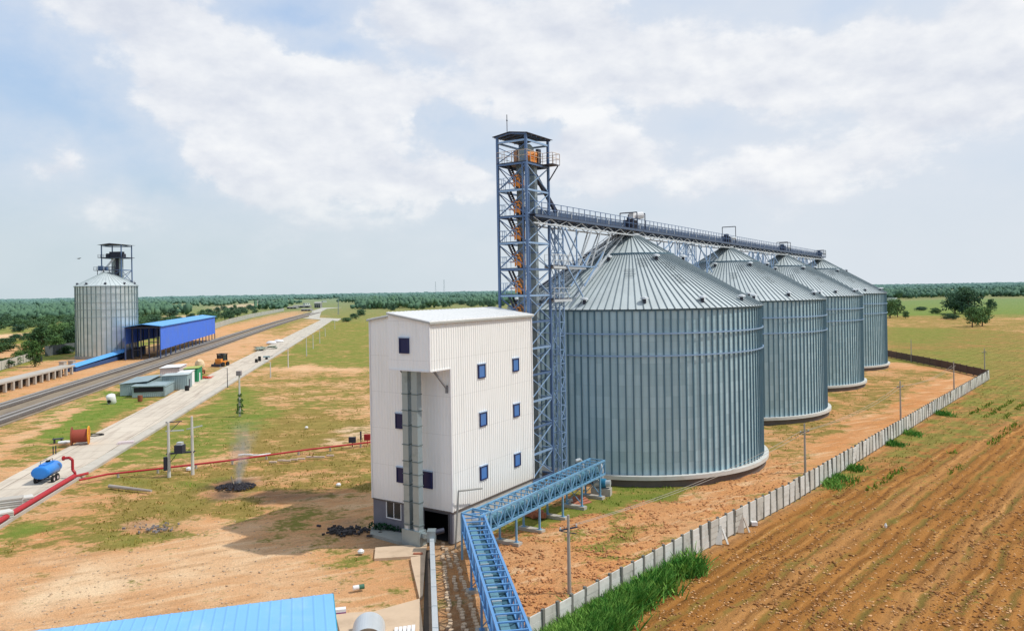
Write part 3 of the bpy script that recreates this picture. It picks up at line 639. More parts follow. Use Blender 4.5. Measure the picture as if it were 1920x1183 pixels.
mo = MB(); mo.tube([(.55, -.5, LV[-1]+.95), (1.05, .4, LV[-1]+.95)], .30, 12); mo.box((.45, -.7, LV[-1]+.2), (1.1, .6, LV[-1]+.65)); mo.build('drive_motor', ORANGE, me_)
mg = MB(); mg.box((.95, .55, LV[-1]+.2), (1.25, 1.05, LV[-1]+1.55)); mg.build('motor_guard', DKSTEEL, me_)
sp_ = MB(); sp_.bar((.2, .9, LV[-1]-.1), (1.25, 3.8, 27.7), .32); sp_.build('spout', DKSTEEL, me_)

# slim support mast beside the tower
def lattice(name, label, cat, loc, w_, z1, step, mt=STEELP, group=None, bw=.06, lw=.10):
    t = thing(name, label, cat, loc, -TH, group); h = w_/2; cs = [(-h, -h), (h, -h), (h, h), (-h, h)]
    for x, y in cs: MB().bar((x, y, 0), (x, y, z1), lw).build('leg', mt, t)
    c = MB(); n_ = int(z1/step)
    for i in range(n_):
        za, zb = z1*i/n_, z1*(i+1)/n_
        for a in range(4):
            p, q = cs[a], cs[(a+1) % 4]; c.bar((*p, zb), (*q, zb), bw); c.bar((*(p if i % 2 else q), za), (*(q if i % 2 else p), zb), bw)
    c.build('lattice_bracing', mt, t); return t
C1 = Vector((14.5, 90.5, 0)); SP = 38.5; GZ = 27.15
AX0 = C1-RV*C1.dot(RV)                      # a point of the silo axis abreast of the camera
def axpt(s, off=0., z=0.): return C1+RV*s+MV*off+Vector((0, 0, z))
lattice('support_mast', 'slim lattice mast standing between the stair tower and the nearest silo', 'mast', G(1045, 905)*0+axpt(-18.0, -.15), .95, GZ-.7, 1.35)

# ================================================================== SILOS
R0, ZE, ZC = 14.82, 17.87, 26.3
def build_silo(label, group):
    s = thing('grain_silo', label, 'silo', (0, 0, 0), 0, group)
    w = MB(); w.lathe([(R0, 1.0), (R0, ZE)], 240); w.build('wall', SILOW, s)
    f_ = MB(); f_.lathe([(R0-.1, 1.02), (R0+.62, 1.02), (R0+.62, .62), (R0+.3, .60), (R0+.3, -.3)], 120); fo = f_.build('foundation', RINGC, s)
    f2 = MB(); f2.lathe([(R0+.31, .60), (R0+.31, -.3)], 120); f2.build('footing', mat('dark_footing', (.14, .12, .11), .95, 0, .2, .8), fo)
    NS = 120; NV = 100
    one = MB(); one.box((R0, -.07, 1.0), (R0+.13, .07, ZE-.05)); first = one.build('stiffener', STIF, s)
    th0 = math.atan2(-C1.y, -C1.x)
    order = sorted(range(NS), key=lambda i: abs((2*math.pi*i/NS-th0+math.pi) % (2*math.pi)-math.pi))
    first.rotation_euler = (0, 0, 2*math.pi*order[0]/NS)
    for i in order[1:NV]:
        c = first.copy(); COL.objects.link(c); c.parent = s; c.rotation_euler = (0, 0, 2*math.pi*i/NS)
    rest = MB()
    for i in order[NV:]: rest.box((R0, -.07, 1.0), (R0+.13, .07, ZE-.05), Matrix.Rotation(2*math.pi*i/NS, 4, 'Z'))
    ro = rest.build('stiffener', STIF, s); ro['kind'] = 'stuff'
    for z in (15.35, 13.1):
        r_ = MB(); M_ = Matrix.Translation((0, 0, z)); r_.lathe([(R0+.16, -.05), (R0+.26, -.07), (R0+.26, .07), (R0+.16, .05)], 120, M=M_); r_.build('wind_ring', STEELP, s)
    e = MB(); e.lathe([(R0+.02, ZE-.22), (R0+.14, ZE-.22), (R0+.14, ZE-.02), (R0+.30, ZE-.06)], 120); e.build('eave', STIF, s)
    rb, rt = R0+.3, .95; zb, zt = ZE-.02, ZC
    r_ = MB(); r_.lathe([(rb, zb), (rt, zt)], 240); rf = r_.build('roof', ROOFM, s)
    ri = MB(); rm_, zm_ = 5.0, zb+(rb-5.0)/(rb-rt)*(zt-zb)
    for i in range(NS):
        a = 2*math.pi*(i+.5)/NS; ca, sa_ = math.cos(a), math.sin(a)
        ri.bar((rb*ca, rb*sa_, zb+.05), (rm_*ca, rm_*sa_, zm_+.05), .075, .11)
        if i % 3 == 0: ri.bar((rm_*ca, rm_*sa_, zm_+.05), (rt*ca, rt*sa_, zt+.05), .075, .10)
    ri.build('seam', ROOFR, rf)
    rr = MB(); M_ = Matrix.Translation((0, 0, zm_)); rr.lathe([(rm_+.12, -.02), (rm_+.12, .17), (rm_-.05, .19)], 96, M=M_); rr.build('roof_ring', STIF, rf)
    cp = MB(); cp.lathe([(rt+.12, zt-.08), (rt+.12, zt+.18), (rt-.1, zt+.30), (0, zt+.34)], 32); cp.build('cap', PALEST, rf)
    def vent(ang, rad):
        z = zb+(rb-rad)/(rb-rt)*(zt-zb); v = MB(); M_ = Matrix.Translation((rad*math.cos(ang), rad*math.sin(ang), z))
        v.lathe([(.17, -.1), (.17, .42)], 10, M=M_); vo = v.build('roof_vent', DKSTEEL, s)
        v = MB(); v.lathe([(.24, .36), (.46, .40), (.40, .55), (.15, .66), (0, .68)], 12, M=M_); v.build('cowl', PALEST, vo)
    for i in range(14): vent(2*math.pi*(i+.35)/14, R0-.75)
    for i in range(7): vent(2*math.pi*(i+.6)/7, 6.2)
    # short rows of roof steps
    for k_, (a, rr0) in enumerate(((-1.75, 9.6), (-1.55, 7.6), (-1.15, 8.3), (-1.2, 10.8))):
        st = MB()
        for q in range(4):
            rad = rr0-q*.42; z = zb+(rb-rad)/(rb-rt)*(zt-zb)+.17; d = .5+.15*(q % 2)
            st.bar(((rad)*math.cos(a-d/rad), rad*math.sin(a-d/rad), z), (rad*math.cos(a+d/rad), rad*math.sin(a+d/rad), z), .05, .04)
        st.build('roof_step', ROOFR, rf)
    return s
SG = 'four large grain silos in a row'
labs = ['nearest and largest-looking of the four big corrugated steel silos, beside the white building', 'second big corrugated silo in the row, directly behind the nearest one',
        'third big corrugated silo in the row, between the second and the farthest', 'farthest of the four big corrugated silos, at the end nearest the fields']
silo = build_silo(labs[0], SG); silo.location = C1
silos = [silo]
for k in range(1, 4):
    s = copytree(silo, labs[k], SG); s.location = axpt(SP*k); silos.append(s)

# roof stair up the left flank of silo 1
st = thing('roof_stair', 'pale truss stair with handrails climbing the roof of the nearest silo towards the overhead gallery', 'stair', C1, 0)
def onroof(ang, rad, dz=0.): return Vector((rad*math.cos(ang), rad*math.sin(ang), ZE+(R0+.3-rad)/(R0-.65)*(ZC-ZE)+dz))
for k_, ang in enumerate((math.radians(214), math.radians(221))):
    c = MB(); c.bar(onroof(ang, R0+.2, .35), onroof(ang, 1.3, .5), .14, .16); c.build('stringer', PALEST, st)
    h = MB(); h.bar(onroof(ang, R0+.2, 1.4), onroof(ang, 1.3, 1.5), .06); h.bar(onroof(ang, R0+.2, .9), onroof(ang, 1.3, 1.0), .05)
    for i in range(16): rad = R0-.3-i*.85; h.bar(onroof(ang, rad, .3), onroof(ang, rad, 1.45), .05)
    h.build('handrail', PALEST, st)
c = MB()
for i in range(34): rad = R0-.1-i*.4; c.bar(onroof(math.radians(214), rad, .45), onroof(math.radians(221), max(rad, 1), .45), .16, .04)
c.build('tread', DKSTEEL, st)
# inclined spouting on the shaded side of the roof
for k_, (ang, wd, mt, lb) in enumerate(((math.radians(200), .42, DKSTEEL, 'dark chute lying down the left flank of the nearest silo roof'), (math.radians(236), .2, PALEST, 'thin pale brace rising along the nearest silo roof to the gallery'))):
    c = MB(); c.bar(onroof(ang, R0-.8, .5), onroof(ang, 1.2, .7), wd, wd*.8)
    for i in range(5): rad = 12.5-i*2.5; c.bar(onroof(ang, rad, .0), onroof(ang, rad, .6), .08)
    tag(c.build('roof_chute', mt, loc=C1), lb, 'chute' if k_ == 0 else 'brace')
# catwalks from tower to silo
for z, x1, lb in ((22.3, 6.8, 'upper catwalk bridging from the lattice tower to the silo roof'), (19.0, 3.6, 'lower catwalk bridging from the lattice tower to the silo eave')):
    s0 = -(C1-TF).dot(RV)+TL; t = thing('catwalk', lb, 'catwalk', axpt(s0, .2, z), -TH, 'catwalks between tower and silo')
    MB().box((-.45, 0, 0), (.45, x1, .12)).build('deck', DKSTEEL, t)
    MB().bar((.5, 0, -.12), (.5, x1, -.12), .12, .25).bar((-.5, 0, -.12), (-.5, x1, -.12), .12, .25).build('girder', PALEST, t)
    h = MB()
    for x in (-.5, .5):
        for hz_ in (.5, 1.05): h.bar((x, 0, .1+hz_), (x, x1, .1+hz_), .05)
        for i in range(int(x1)+1): h.bar((x, i*.98, 0), (x, i*.98, 1.15), .05)
    h.build('railing', PALEST, t)

# ================================================================== OVERHEAD GALLERY
s0 = -(C1-TF).dot(RV)+.4; s1_ = 3*SP+3.0; LG = s1_-s0
gal = thing('conveyor_gallery', 'long overhead steel conveyor gallery with railings running over the tops of the four silos', 'conveyor', axpt(s0, -.25, GZ), -TH)
GW = 1.15
g_ = MB(); g_.box((-GW, 0, -.06), (GW, LG, 0)); g_.build('deck', DKSTEEL, gal)
g_ = MB()
for x in (-GW-.04, GW+.04): g_.box((x-.06, 0, -.30), (x+.06, LG, -.07))
for i in range(int(LG/2)): g_.bar((-GW, i*2+.5, -.4), (GW, i*2+.5, -.4), .1)
g_.build('girder', MATS['gallery_steel'] if 'gallery_steel' in MATS else mat('gallery_steel', (.085, .125, .20), .5, .2, .15), gal)
g_ = MB()
for x in (-GW+.15, GW-.15):
    g_.bar((x, 0, -.85), (x, LG, -.85), .13)
    n_ = int(LG/1.6)
    for i in range(n_): g_.bar((x, i*1.6, -.85 if i % 2 else -.3), (x, (i+1)*1.6, -.3 if i % 2 else -.85), .07)
g_.build('under_truss', PALEST, gal)
for x in (-GW, GW):
    g_ = MB()
    for h in (.55, 1.15): g_.bar((x, 0, h), (x, LG, h), .055)
    n_ = int(LG/1.25)
    for i in range(n_+1): g_.bar((x, LG*i/n_, 0), (x, LG*i/n_, 1.15), .06)
    g_.build('railing', DKSTEEL if x < 0 else STEELB, gal)
g_ = MB(); g_.box((-.75, 0, .12), (-.15, LG-1, .72)); g_.build('trough_conveyor', mat('gallery_steel', (.085, .125, .20), .5, .2, .15), gal)
g_ = MB(); n_ = int(LG/3)
for i in range(n_): g_.box((-.80, i*3+.5, .05), (-.10, i*3+.62, .78))
g_.build('conveyor_flange', PALEST, gal)
for k in range(4):
    y = -s0+SP*k
    t = thing('conveyor_drive', ['white motor unit on the gallery above the nearest silo', 'motor unit under a tall hoist frame above the second silo', 'dark motor unit on the gallery above the third silo', 'motor unit at the far end of the gallery above the farthest silo'][k], 'drive unit', axpt(SP*k+.4, .1, GZ), -TH, 'drive units on the gallery')
    MB().box((-.9, -.8, 0), (.3, .9, 1.1)).box((-.6, -.4, 1.1), (0, .5, 1.5)).build('gearbox', DKSTEEL, t)
    if k == 0: MB().tube([(.2, -.3, 1.55), (1.15, .5, 1.65)], .42, 12).box((-.1, -.9, 1.2), (.5, -.3, 1.9)).build('motor', WHITEP, t)
    else: MB().tube([(.35, -.2, .8), (1.0, .6, .8)], .28, 10).build('motor', PALEST, t)
    f_ = MB(); ht = [1.9, 2.7, 1.8, 1.5][k]
    for x in (-1.1, 1.1):
        for yy in ((-1.2, 1.2) if k != 1 else (0.6,)): f_.bar((x, yy, 0), (x, yy, ht), .09)
    for yy in ((-1.2, 1.2) if k != 1 else (0.6,)): f_.bar((-1.1, yy, ht), (1.1, yy, ht), .12)
    f_.build('frame', DKSTEEL, t)
    MB().bar((0, 0, -.1), (0, 0, -.75), .5).build('inlet_chute', PALEST, t)
# trestles between the silos
for k in range(3):
    for q, sx_ in enumerate((-.75, 2.6)):
        lattice('gallery_trestle', ['nearer', 'farther'][q]+' lattice trestle in the gap between '+['the first and second', 'the second and third', 'the third and fourth'][k]+' big silo', 'trestle', axpt(SP*(k+.5)+sx_*1.0-1.0), 1.0, GZ-.95, 1.5, STEELP, 'trestles under the gallery')
    t = thing('gallery_strut_frame', ['inclined strut frame carrying the gallery between the first and second silo', 'inclined strut frame carrying the gallery between the second and third silo', 'inclined strut frame carrying the gallery between the third and fourth silo'][k], 'strut frame', axpt(SP*(k+.5), 0, 0), -TH, 'strut frames under the gallery')
    for x in (-.8, .8):
        for a_, b_, za in ((-9, -3.0, 22.2), (9, 3.2, 22.2), (-12, -7.5, 24.4), (12, 7.5, 24.4), (-5.5, -9.0, 20.0), (5.5, 9, 20.0), (-6.5, -6.5, 20.6), (6.5, 6.5, 20.6)):
            MB().bar((x, a_, za), (x, b_, GZ-1), .11).build('strut', STEELP, t)
t = thing('strut_frame', 'white V-shaped strut frame under the gallery between the lattice tower and the nearest silo', 'strut frame', axpt(-15.5, 0, 0), -TH)
for x in (-.8, .8):
    for ya, za, yb, zb in ((0, 22.4, 0, GZ-1), (-.2, 22.4, -3, GZ-1), (3.4, GZ-1, .4, 22.4), (-2.4, GZ-1, 2.0, 22.4), (3.2, 22.4, 5.6, GZ-1), (-2.2, 22.35, 4.6, 22.35), (-2.2, 22.4, 1.2, 19.2), (5, 22.4, 8.2, GZ-1), (1.6, 20.3, 6.3, 24.0)):
        MB().bar((x, ya, za), (x, yb, zb), .12).build('strut', STEELP if ya < 2 else PALEST, t)
# ================================================================== BLUE CONVEYOR BRIDGE
ZB0, ZB1 = 2.05, 3.35
def bridge(name, label, P, Q, mt, posts, endcap=True):
    P = Vector(P); Q = Vector(Q); d = (Q-P); Lb = d.length; rz = math.atan2(d.y, d.x)-math.pi/2
    t = thing(name, label, 'conveyor', P, rz, None); hw = .78
    for x in (-hw, hw):
        for z in (ZB0, ZB1): MB().bar((x, 0, z), (x, Lb, z), .15).build('chord', mt, t)
        c = MB(); n_ = max(2, int(Lb/.95))
        for i in range(n_+1): c.bar((x, Lb*i/n_, ZB0), (x, Lb*i/n_, ZB1), .08)
        for i in range(n_): c.bar((x, Lb*i/n_, ZB0 if i % 2 else ZB1), (x, Lb*(i+1)/n_, ZB1 if i % 2 else ZB0), .07)
        c.build('side_lattice', mt, t)
    c = MB(); n_ = max(2, int(Lb/.95))
    for i in range(n_+1): c.bar((-hw, Lb*i/n_, ZB1+.02), (hw, Lb*i/n_, ZB1+.02), .10, .07)
    c.build('top_rung', mt, t)
    c = MB()
    for i in range(n_+1): c.bar((-hw, Lb*i/n_, ZB0), (hw, Lb*i/n_, ZB0), .10, .07)
    c.box((-hw, .05, ZB0-.09), (hw, Lb-.05, ZB0-.05)); c.build('floor', mat('shaded_teal', (.05, .14, .20), .7), t)
    MB().box((-.40, 0, ZB0+.12), (.08, Lb, ZB0+.62)).build('trough_conveyor', mat('trough_teal', (.13, .30, .38), .5, .2, .2, 1.5), t)
    for i in range(int(Lb/1.9)): MB().box((-.44, .6+i*1.9, ZB0+.08), (.12, .68+i*1.9, ZB0+.68)).build('conveyor_flange', PALEST, t)
    for y in posts:
        for x in (-hw, hw):
            l_ = MB(); l_.box((x-.07, y-.07, .18), (x+.07, y+.07, ZB0-.08)); l_.box((x-.16, y-.16, .16), (x+.16, y+.16, .20)); l_.build('leg', mt, t)
        MB().box((-1.15, y-.30, -.2), (1.15, y+.30, .16)).build('footing', CONC, t)
        if int(y) % 2 == 0: MB().bar((-hw, y, .3), (hw, y, ZB0-.1), .06).bar((hw, y, .3), (-hw, y, ZB0-.1), .06).build('leg_brace', mt, t)
    return t
CB = Vector((-3.15, 55.55, 0))
ENDR = CB+RV*20.6
bridge('conveyor_bridge', 'light blue lattice conveyor bridge running low along the white building to the nearest silo', CB+RV*.9+MV*.1, ENDR, BRIDGE, (3.6, 7.2, 11.2, 14.8, 18.6))
DF = Vector((2.97, -19, 0)).normalized()
bridge('conveyor_bridge', 'deep blue lattice conveyor bridge coming from the bottom of the view towards the white building', CB+DF*28, CB-DF*.2, BRIDGEB, (5., 10.5, 16.2, 22.2))
t = thing('transfer_frame', 'blue steel corner frame with pulley where the two conveyor bridges meet', 'frame', CB+RV*.3, -TH)
for x, y in ((-.8, -.7), (.85, -.7), (.85, .7), (-.8, .7)): MB().bar((x, y, 0), (x, y, ZB1+.1), .12).build('post', BRIDGE, t)
MB().bar((-.8, -.7, ZB1+.1), (.85, -.7, ZB1+.1), .12).bar((.85, -.7, ZB1+.1), (.85, .7, ZB1+.1), .12).bar((-.8, .7, ZB1+.1), (.85, .7, ZB1+.1), .12).bar((-.8, -.7, ZB1+.1), (-.8, .7, ZB1+.1), .12).build('top_frame', BRIDGE, t)
MB().lathe([(0, -.3), (.32, -.3), (.32, .3), (0, .3)], 16, M=Matrix.Translation((.3, -.2, 2.9)) @ Matrix.Rotation(math.pi/2, 4, 'Y')).build('pulley', PALEST, t, smooth=False)
# doorway bent pipe frame
t = MB(); q0 = A+MV*.7-RV*.6; t.tube([q0, q0+Vector((0.3, .2, 4.4)), q0+RV*3.2+Vector((.3, .1, 3.9))], .07, 8); tag(t.build('bent_pipe', mat('grey_pipe', (.30, .30, .28), .6)), 'thin grey bent pipe frame leaning over the bridge corner beside the white wall', 'pipe')

# galvanised duct conveyor running to the camera
g0 = G(809, 1012, .9); g1 = g0+Vector((2.1, -17.5, 0)); t = thing('drag_conveyor', 'pale galvanised drag conveyor running out of the dark doorway beside the blue bridge', 'conveyor', (0, 0, 0), 0)
MB().bar(g0, g1, .34, .42).build('trough', PALEST, t)
c = MB()
for i in range(6): p = g0.lerp(g1, (i+.3)/6); c.bar(p-Vector((0, .02, 0)), p+Vector((0, .02, 0)), .38, .45)
c.build('flange', DUCT, t)
MB().box(tuple(g0+Vector((-.35, -.3, -.1))), tuple(g0+Vector((.30, .5, .75)))).build('drive_head', DUCT, t)
MB().tube([g0+Vector((.2, .1, .55)), g0+Vector((.9, .35, .62))], .2, 12).build('motor', DARK if False else DKSTEEL, t)
for i in range(4): p = g0.lerp(g1, (i+.6)/4.5); MB().bar((p.x-.12, p.y, -.1), (p.x-.12, p.y, .7), .06).bar((p.x+.12, p.y, -.1), (p.x+.12, p.y, .7), .06).build('support', DKSTEEL, t)

# concrete aprons by the elevator (sheets with a real edge)
def slab(name, pts, z0, z1, m_, st=True):
    mb = MB(); n_ = len(pts); mb.add([(p[0], p[1], z0) for p in pts]+[(p[0], p[1], z1) for p in pts], [tuple(range(n_, 2*n_))]+[(i, (i+1) % n_, (i+1) % n_+n_, i+n_) for i in range(n_)])
    o = mb.build(name, m_); 
    return struct(o) if st else o
SLABM = mat('sandy_concrete', (.60, .45, .31), .9, 0, .14, .7, grime=(.40, .29, .19), gscale=.5, bump=.02)
gp = lambda *a: [tuple(G(x, y)) for x, y in a]
slab('concrete_apron', gp((701, 1049), (703, 1028), (800, 1021), (797, 1043)), -.4, .10, SLABM)
slab('concrete_apron', gp((771, 1060), (769, 1047), (797, 1043), (792, 1118), (786, 1124)), -.4, .12, SLABM)
slab('concrete_apron', gp((640, 1200), (628, 1152), (700, 1148), (786, 1124), (794, 1200)), -.4, .09, SLABM)
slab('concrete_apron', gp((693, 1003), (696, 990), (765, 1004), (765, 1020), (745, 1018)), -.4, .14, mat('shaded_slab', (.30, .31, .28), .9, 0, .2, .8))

for i, (a_, b_, lb) in enumerate((((829, 1018), (846, 1200), 'row of loose pale bricks edging the dark trench just right of the drag conveyor'), ((836, 1028), (877, 1200), 'middle row of loose bricks edging the dark trench'), ((850, 1035), (905, 1200), 'row of loose bricks nearest the legs of the blue bridge'))):
    p, q = G(*a_), G(*b_); n_ = int((q-p).length/.42); t = thing('brick_row', lb, 'brick row', p)
    for k_ in range(n_):
        if random.random() < .18: continue
        M_ = Matrix.Translation(p.lerp(q, k_/n_)-p+Vector((random.gauss(0, .05), 0, -.06))) @ Matrix.Rotation(random.gauss(0, .35), 4, 'Z'); MB().box((-.12, -.16, -.08), (.12, .14, .12), M_).build('brick', SLABM, t)
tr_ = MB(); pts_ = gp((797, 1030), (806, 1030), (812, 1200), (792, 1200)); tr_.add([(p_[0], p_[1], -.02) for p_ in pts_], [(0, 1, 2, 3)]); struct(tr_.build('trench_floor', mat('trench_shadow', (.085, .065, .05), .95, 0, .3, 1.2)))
# ================================================================== FAN BESIDE SILO 1
fp = G(1127, 926); t = thing('aeration_fan', 'small blue motor with pale fan casing on a concrete block beside the nearest silo', 'fan', fp, -TH+.25)
MB().box((-.95, -.45, -.2), (.95, .5, .62)).build('plinth', CONC, t)
MB().lathe([(0, -.75), (.38, -.75), (.38, -.1), (0, -.1)], 16, M=Matrix.Translation((0.05, 0, 1.1)) @ Matrix.Rotation(math.pi/2, 4, 'Y')).build('fan_casing', PALEST, t)
MB().lathe([(0, -.02), (.44, -.02), (.44, .55), (0, .55)], 14, M=Matrix.Translation((-.1, 0, 1.1)) @ Matrix.Rotation(math.pi/2, 4, 'Y')).build('motor', MOTOR, t)
MB().lathe([(0, .5), (.30, .5), (.36, 1.0), (0, 1.0)], 14, M=Matrix.Translation((-.1, 0, 1.1)) @ Matrix.Rotation(math.pi/2, 4, 'Y')).build('outlet', PALEST, t)
MB().tube([(.1, .1, 1.5), (.1, .3, 2.3), (-.2, 1.1, 2.6), (-.4, 2.0, 2.0)], .09, 8).build('pipe', PALEST, t)
# vent pipe on the silo base
t = MB(); p = axpt(-17.3, 2.0); t.tube([p, p+Vector((0, 0, 2.6)), p+Vector((-.3, -.3, 3.0)), p+Vector((-.7, -.5, 2.9))], .16, 8); tag(t.build('vent_pipe', PALEST), 'short pale pipe with bent top between the blue bridge and the lattice tower foot', 'pipe')
# bricks and rubble by the bridge
for i, (px, py, s_, mt, lb, nm) in enumerate(((1086, 938, .9, BRICK, 'flat red sheet of debris leaning on the rubble beneath the bridge end', 'debris_sheet'), (1002, 968, .8, BRICK, 'small heap of red bricks beside the bridge leg', 'brick_heap'), (1073, 945, .5, PALEST, 'white block among the rubble beneath the bridge end', 'block'))):
    c = MB(); p = G(px, py)
    for q in range(7 if nm == 'brick_heap' else 1):
        M_ = Matrix.Translation(p+Vector((random.uniform(-.6, .6), random.uniform(-.6, .6), .15+.1*(q % 3)))*1) @ Matrix.Rotation(random.uniform(0, 3), 4, 'Z') @ Matrix.Rotation(.35 if nm == 'debris_sheet' else .1, 4, 'X')
        if nm == 'debris_sheet':
            for e_ in range(4): c.box((-1.0, -.7+e_*.36, -.05), (1.0, -.42+e_*.36, .05), M_)
        else: c.box((-s_/2, -s_/3, -.15), (s_/2, s_/3, .25), M_)
    tag(c.build(nm, mt), lb, 'rubble')

# ================================================================== WALLS
wb = [G(960, 1190)+Vector((-.6, -1.0, 0))]+[G(*p) for p in ((1284, 1049), (1480, 943.5), (1665, 828), (1760, 768), (1856, 709.5))]
# first stretch: from the lower edge
wb[0] = Vector((.55, 41.2, 0))
def walk(pts, step):
    out = [Vector(pts[0])]; rem = step
    for a, b_ in zip(pts[:-1], pts[1:]):
        d = (b_-a).length; t = rem
        while t <= d: out.append(a.lerp(b_, t/d)); t += step
        rem = t-d
    return out
WALLM = mat('precast_panel', (.60, .60, .56), .9, 0, .12, .9, grime=(.40, .40, .35), gscale=1.1, bump=.02)
def panelwall(label, pts, step, h, pm, postm, group=None, pw=.16):
    P = walk(pts, step); t = thing('boundary_wall', label, 'wall', P[0], 0, group); o = P[0]
    for i in range(len(P)-1):
        a, b_ = P[i]-o, P[i+1]-o; d = (b_-a).normalized(); hh = h*(1+.02*math.sin(i*2.1)); c = MB(); k = 4; ln = Vector((d.y, -d.x, 0))*random.gauss(0, .03)
        for r_ in range(k): c.bar(a+d*pw/2+ln*r_*.6+Vector((0, 0, hh*(r_+.5)/k)), b_-d*pw/2+ln*r_*.6+Vector((0, 0, hh*(r_+.5)/k+random.gauss(0, .006))), .07+.006*(r_ % 2), hh/k-.012)
        c.build('panel', pm[i*7 % 3] if isinstance(pm, list) else pm, t); MB().bar(a+Vector((0, 0, -.3)), a+Vector((0, 0, h+.12)), pw, pw*1.25, up=d).build('post', postm, t)
    return t
POSTM = mat('wall_post', (.17, .17, .15), .9, 0, .15)
panelwall('long white precast concrete panel wall with dark posts between the silo yard and ploughed field', wb, 1.36, 1.85, [WALLM, mat('precast_panel_worn', (.52, .51, .46), .9, 0, .2, .9, grime=(.30, .29, .24), gscale=1.4, bump=.02), mat('precast_panel_bright', (.66, .66, .62), .9, 0, .12, .9, grime=(.44, .43, .38), gscale=.8, bump=.02)], POSTM)
br0 = wb[-1]; bw = [br0+Vector((-.1, .6, 0)), G(1760, 688), G(1662, 668), G(1600, 655)]
panelwall('dark brown boundary wall crossing the far end of the silo yard', bw, 3.0, 1.7, mat('brown_panel', (.10, .065, .055), .9, 0, .2), mat('brown_post', (.15, .10, .085), .9))
panelwall('pale panel wall at the left edge of the view beyond the railway', [G(-60, 712), G(0, 694), G(64, 674)], 3.2, 2.5, mat('sandy_panel', (.52, .50, .44), .9, 0, .15), POSTM)
panelwall('dark grey panel wall between the bushy tree and the shiny single silo', [G(84, 668), G(142, 659)], 3.2, 3.4, mat('dark_panel', (.10, .115, .12), .9, 0, .2), POSTM)
panelwall('pale far boundary wall running behind the blue shed towards the horizon', [G(398, 618), G(430, 607), G(470, 596), G(532, 583)], 5.0, 3.4, mat('pale_far_panel', (.42, .44, .40), .9, 0, .15), POSTM)

# power poles along the yard wall
POLEM = mat('pole_concrete', (.40, .36, .31), .9, 0, .15)
poles = [((1067, 1112), 965, 1, 'nearest wooden-topped power pole with one crossarm, rising behind the weedy end of the wall'), ((1509, 885), 794, 1, 'power pole with a crossarm standing behind the wall below the second silo'),
         ((1688, 785), 714, 1, 'power pole with a crossarm beside the red dirt path'), ((1788, 729), 678, 0, 'slim bare pole near the far end of the red path'),
         ((1708, 677.5), 637, 0, 'slim pale pole standing behind the dark brown cross wall'), ((1845.5, 693.5), 653, 1, 'farthest pole with crossarm at the corner of the white wall')]
tops = []
for (b_, ty, arm, lb) in poles:
    p = G(*b_); h = ZAT(b_[0], ty, p.y); t = thing('power_pole', lb, 'power pole', p, 0, 'power poles along the yard wall')
    MB().tube([(0, 0, -.2), (0, 0, h)], [.14, .085], 8).build('pole', POLEM, t)
    if arm:
        MB().bar((-.62, -.35, h-.9), (.62, .35, h-.9), .09).bar((-.5, .3, h-1.15), (.5, -.3, h-1.15), .05).build('crossarm', DKSTEEL, t)
        for q in (-.55, .55): MB().lathe([(.05, 0), (.05, .1), (.03, .16), (0, .16)], 8, M=Matrix.Translation((q, q*.56, h-.86))).build('insulator', PALEST, t)
    tops.append(p+Vector((0, 0, h-.75)))
def wire(a, b_, sag, label, r_=.016, mt=DKSTEEL):
    pts = []
    for i in range(13): t = i/12; p = a.lerp(b_, t); pts.append(p-Vector((0, 0, sag*4*t*(1-t))))
    tag(MB().tube(pts, r_, 5).build('power_wire', mt), label, 'wire', 'overhead wires along the wall')
wires = [(0, 1, 'between the nearest pole and the second pole'), (1, 2, 'between the second pole and the pole by the red path'), (2, 3, 'between the pole by the red path and the slim bare pole')]
for i, j_, lb in wires:
    for s_, sd in ((-.55, 'left'), (.55, 'right')): wire(tops[i]+Vector((s_, s_*.56, 0)), tops[j_]+Vector((s_, s_*.56, 0)), .8, 'thin %s overhead wire %s' % (sd, lb), .018, POLEM)

# ================================================================== ROAD
yl = [20, 65, 81.4, 122.4, 202.3, 400, 582]; xl = [-34, -50.9, -56.1, -63.9, -79.1, -114.8, -147.7]
yr = [20, 65.1, 114.2, 174.6, 400, 575]; xr = [-33.5, -45.0, -53.65, -64.5, -104.8, -137]
ys = np.concatenate([np.arange(28, 240, 4.), np.arange(240, 583, 12.)])
L_ = np.interp(ys, yl, xl); R_ = np.interp(ys, yr, xr)
def band(name, ys, L_, R_, z0, z1, m_):
    mb = MB(); n_ = len(ys)
    vs = [(L_[i], ys[i], z1) for i in range(n_)]+[(R_[i], ys[i], z1) for i in range(n_)]+[(L_[i], ys[i], z0) for i in range(n_)]+[(R_[i], ys[i], z0) for i in range(n_)]
    fs = []
    for i in range(n_-1): fs += [(i, i+n_, i+n_+1, i+1), (i+n_, i+3*n_, i+3*n_+1, i+n_+1), (i, i+1, i+2*n_+1, i+2*n_)]
    fs += [(0, 2*n_, 3*n_, n_), (n_-1, 2*n_-1, 4*n_-1, 3*n_-1)]
    mb.add(vs, fs); return struct(mb.build(name, m_))
band('road', ys, L_, R_-1.9, -.5, .08, ROAD)
band('road_shoulder', ys, R_-1.86, R_-.25, -.5, .05, mat('shoulder_concrete', (.52, .48, .41), .9, 0, .15, .4, grime=(.36, .33, .26)))
kk = ys < 330; band('kerb', ys[kk], R_[kk]-.22, R_[kk]-.05, -.5, .19, CONC)
slab('road', [tuple(G(*p)) for p in ((567, 596.5), (576, 595), (640, 597.5), (632, 602), (604, 600))], -.4, .085, ROAD)
slab('road', [tuple(G(*p)) for p in ((577, 595.2), (585, 583), (603, 577), (640, 576.5), (612, 579), (602, 584), (598, 596))], -.4, .09, ROAD)
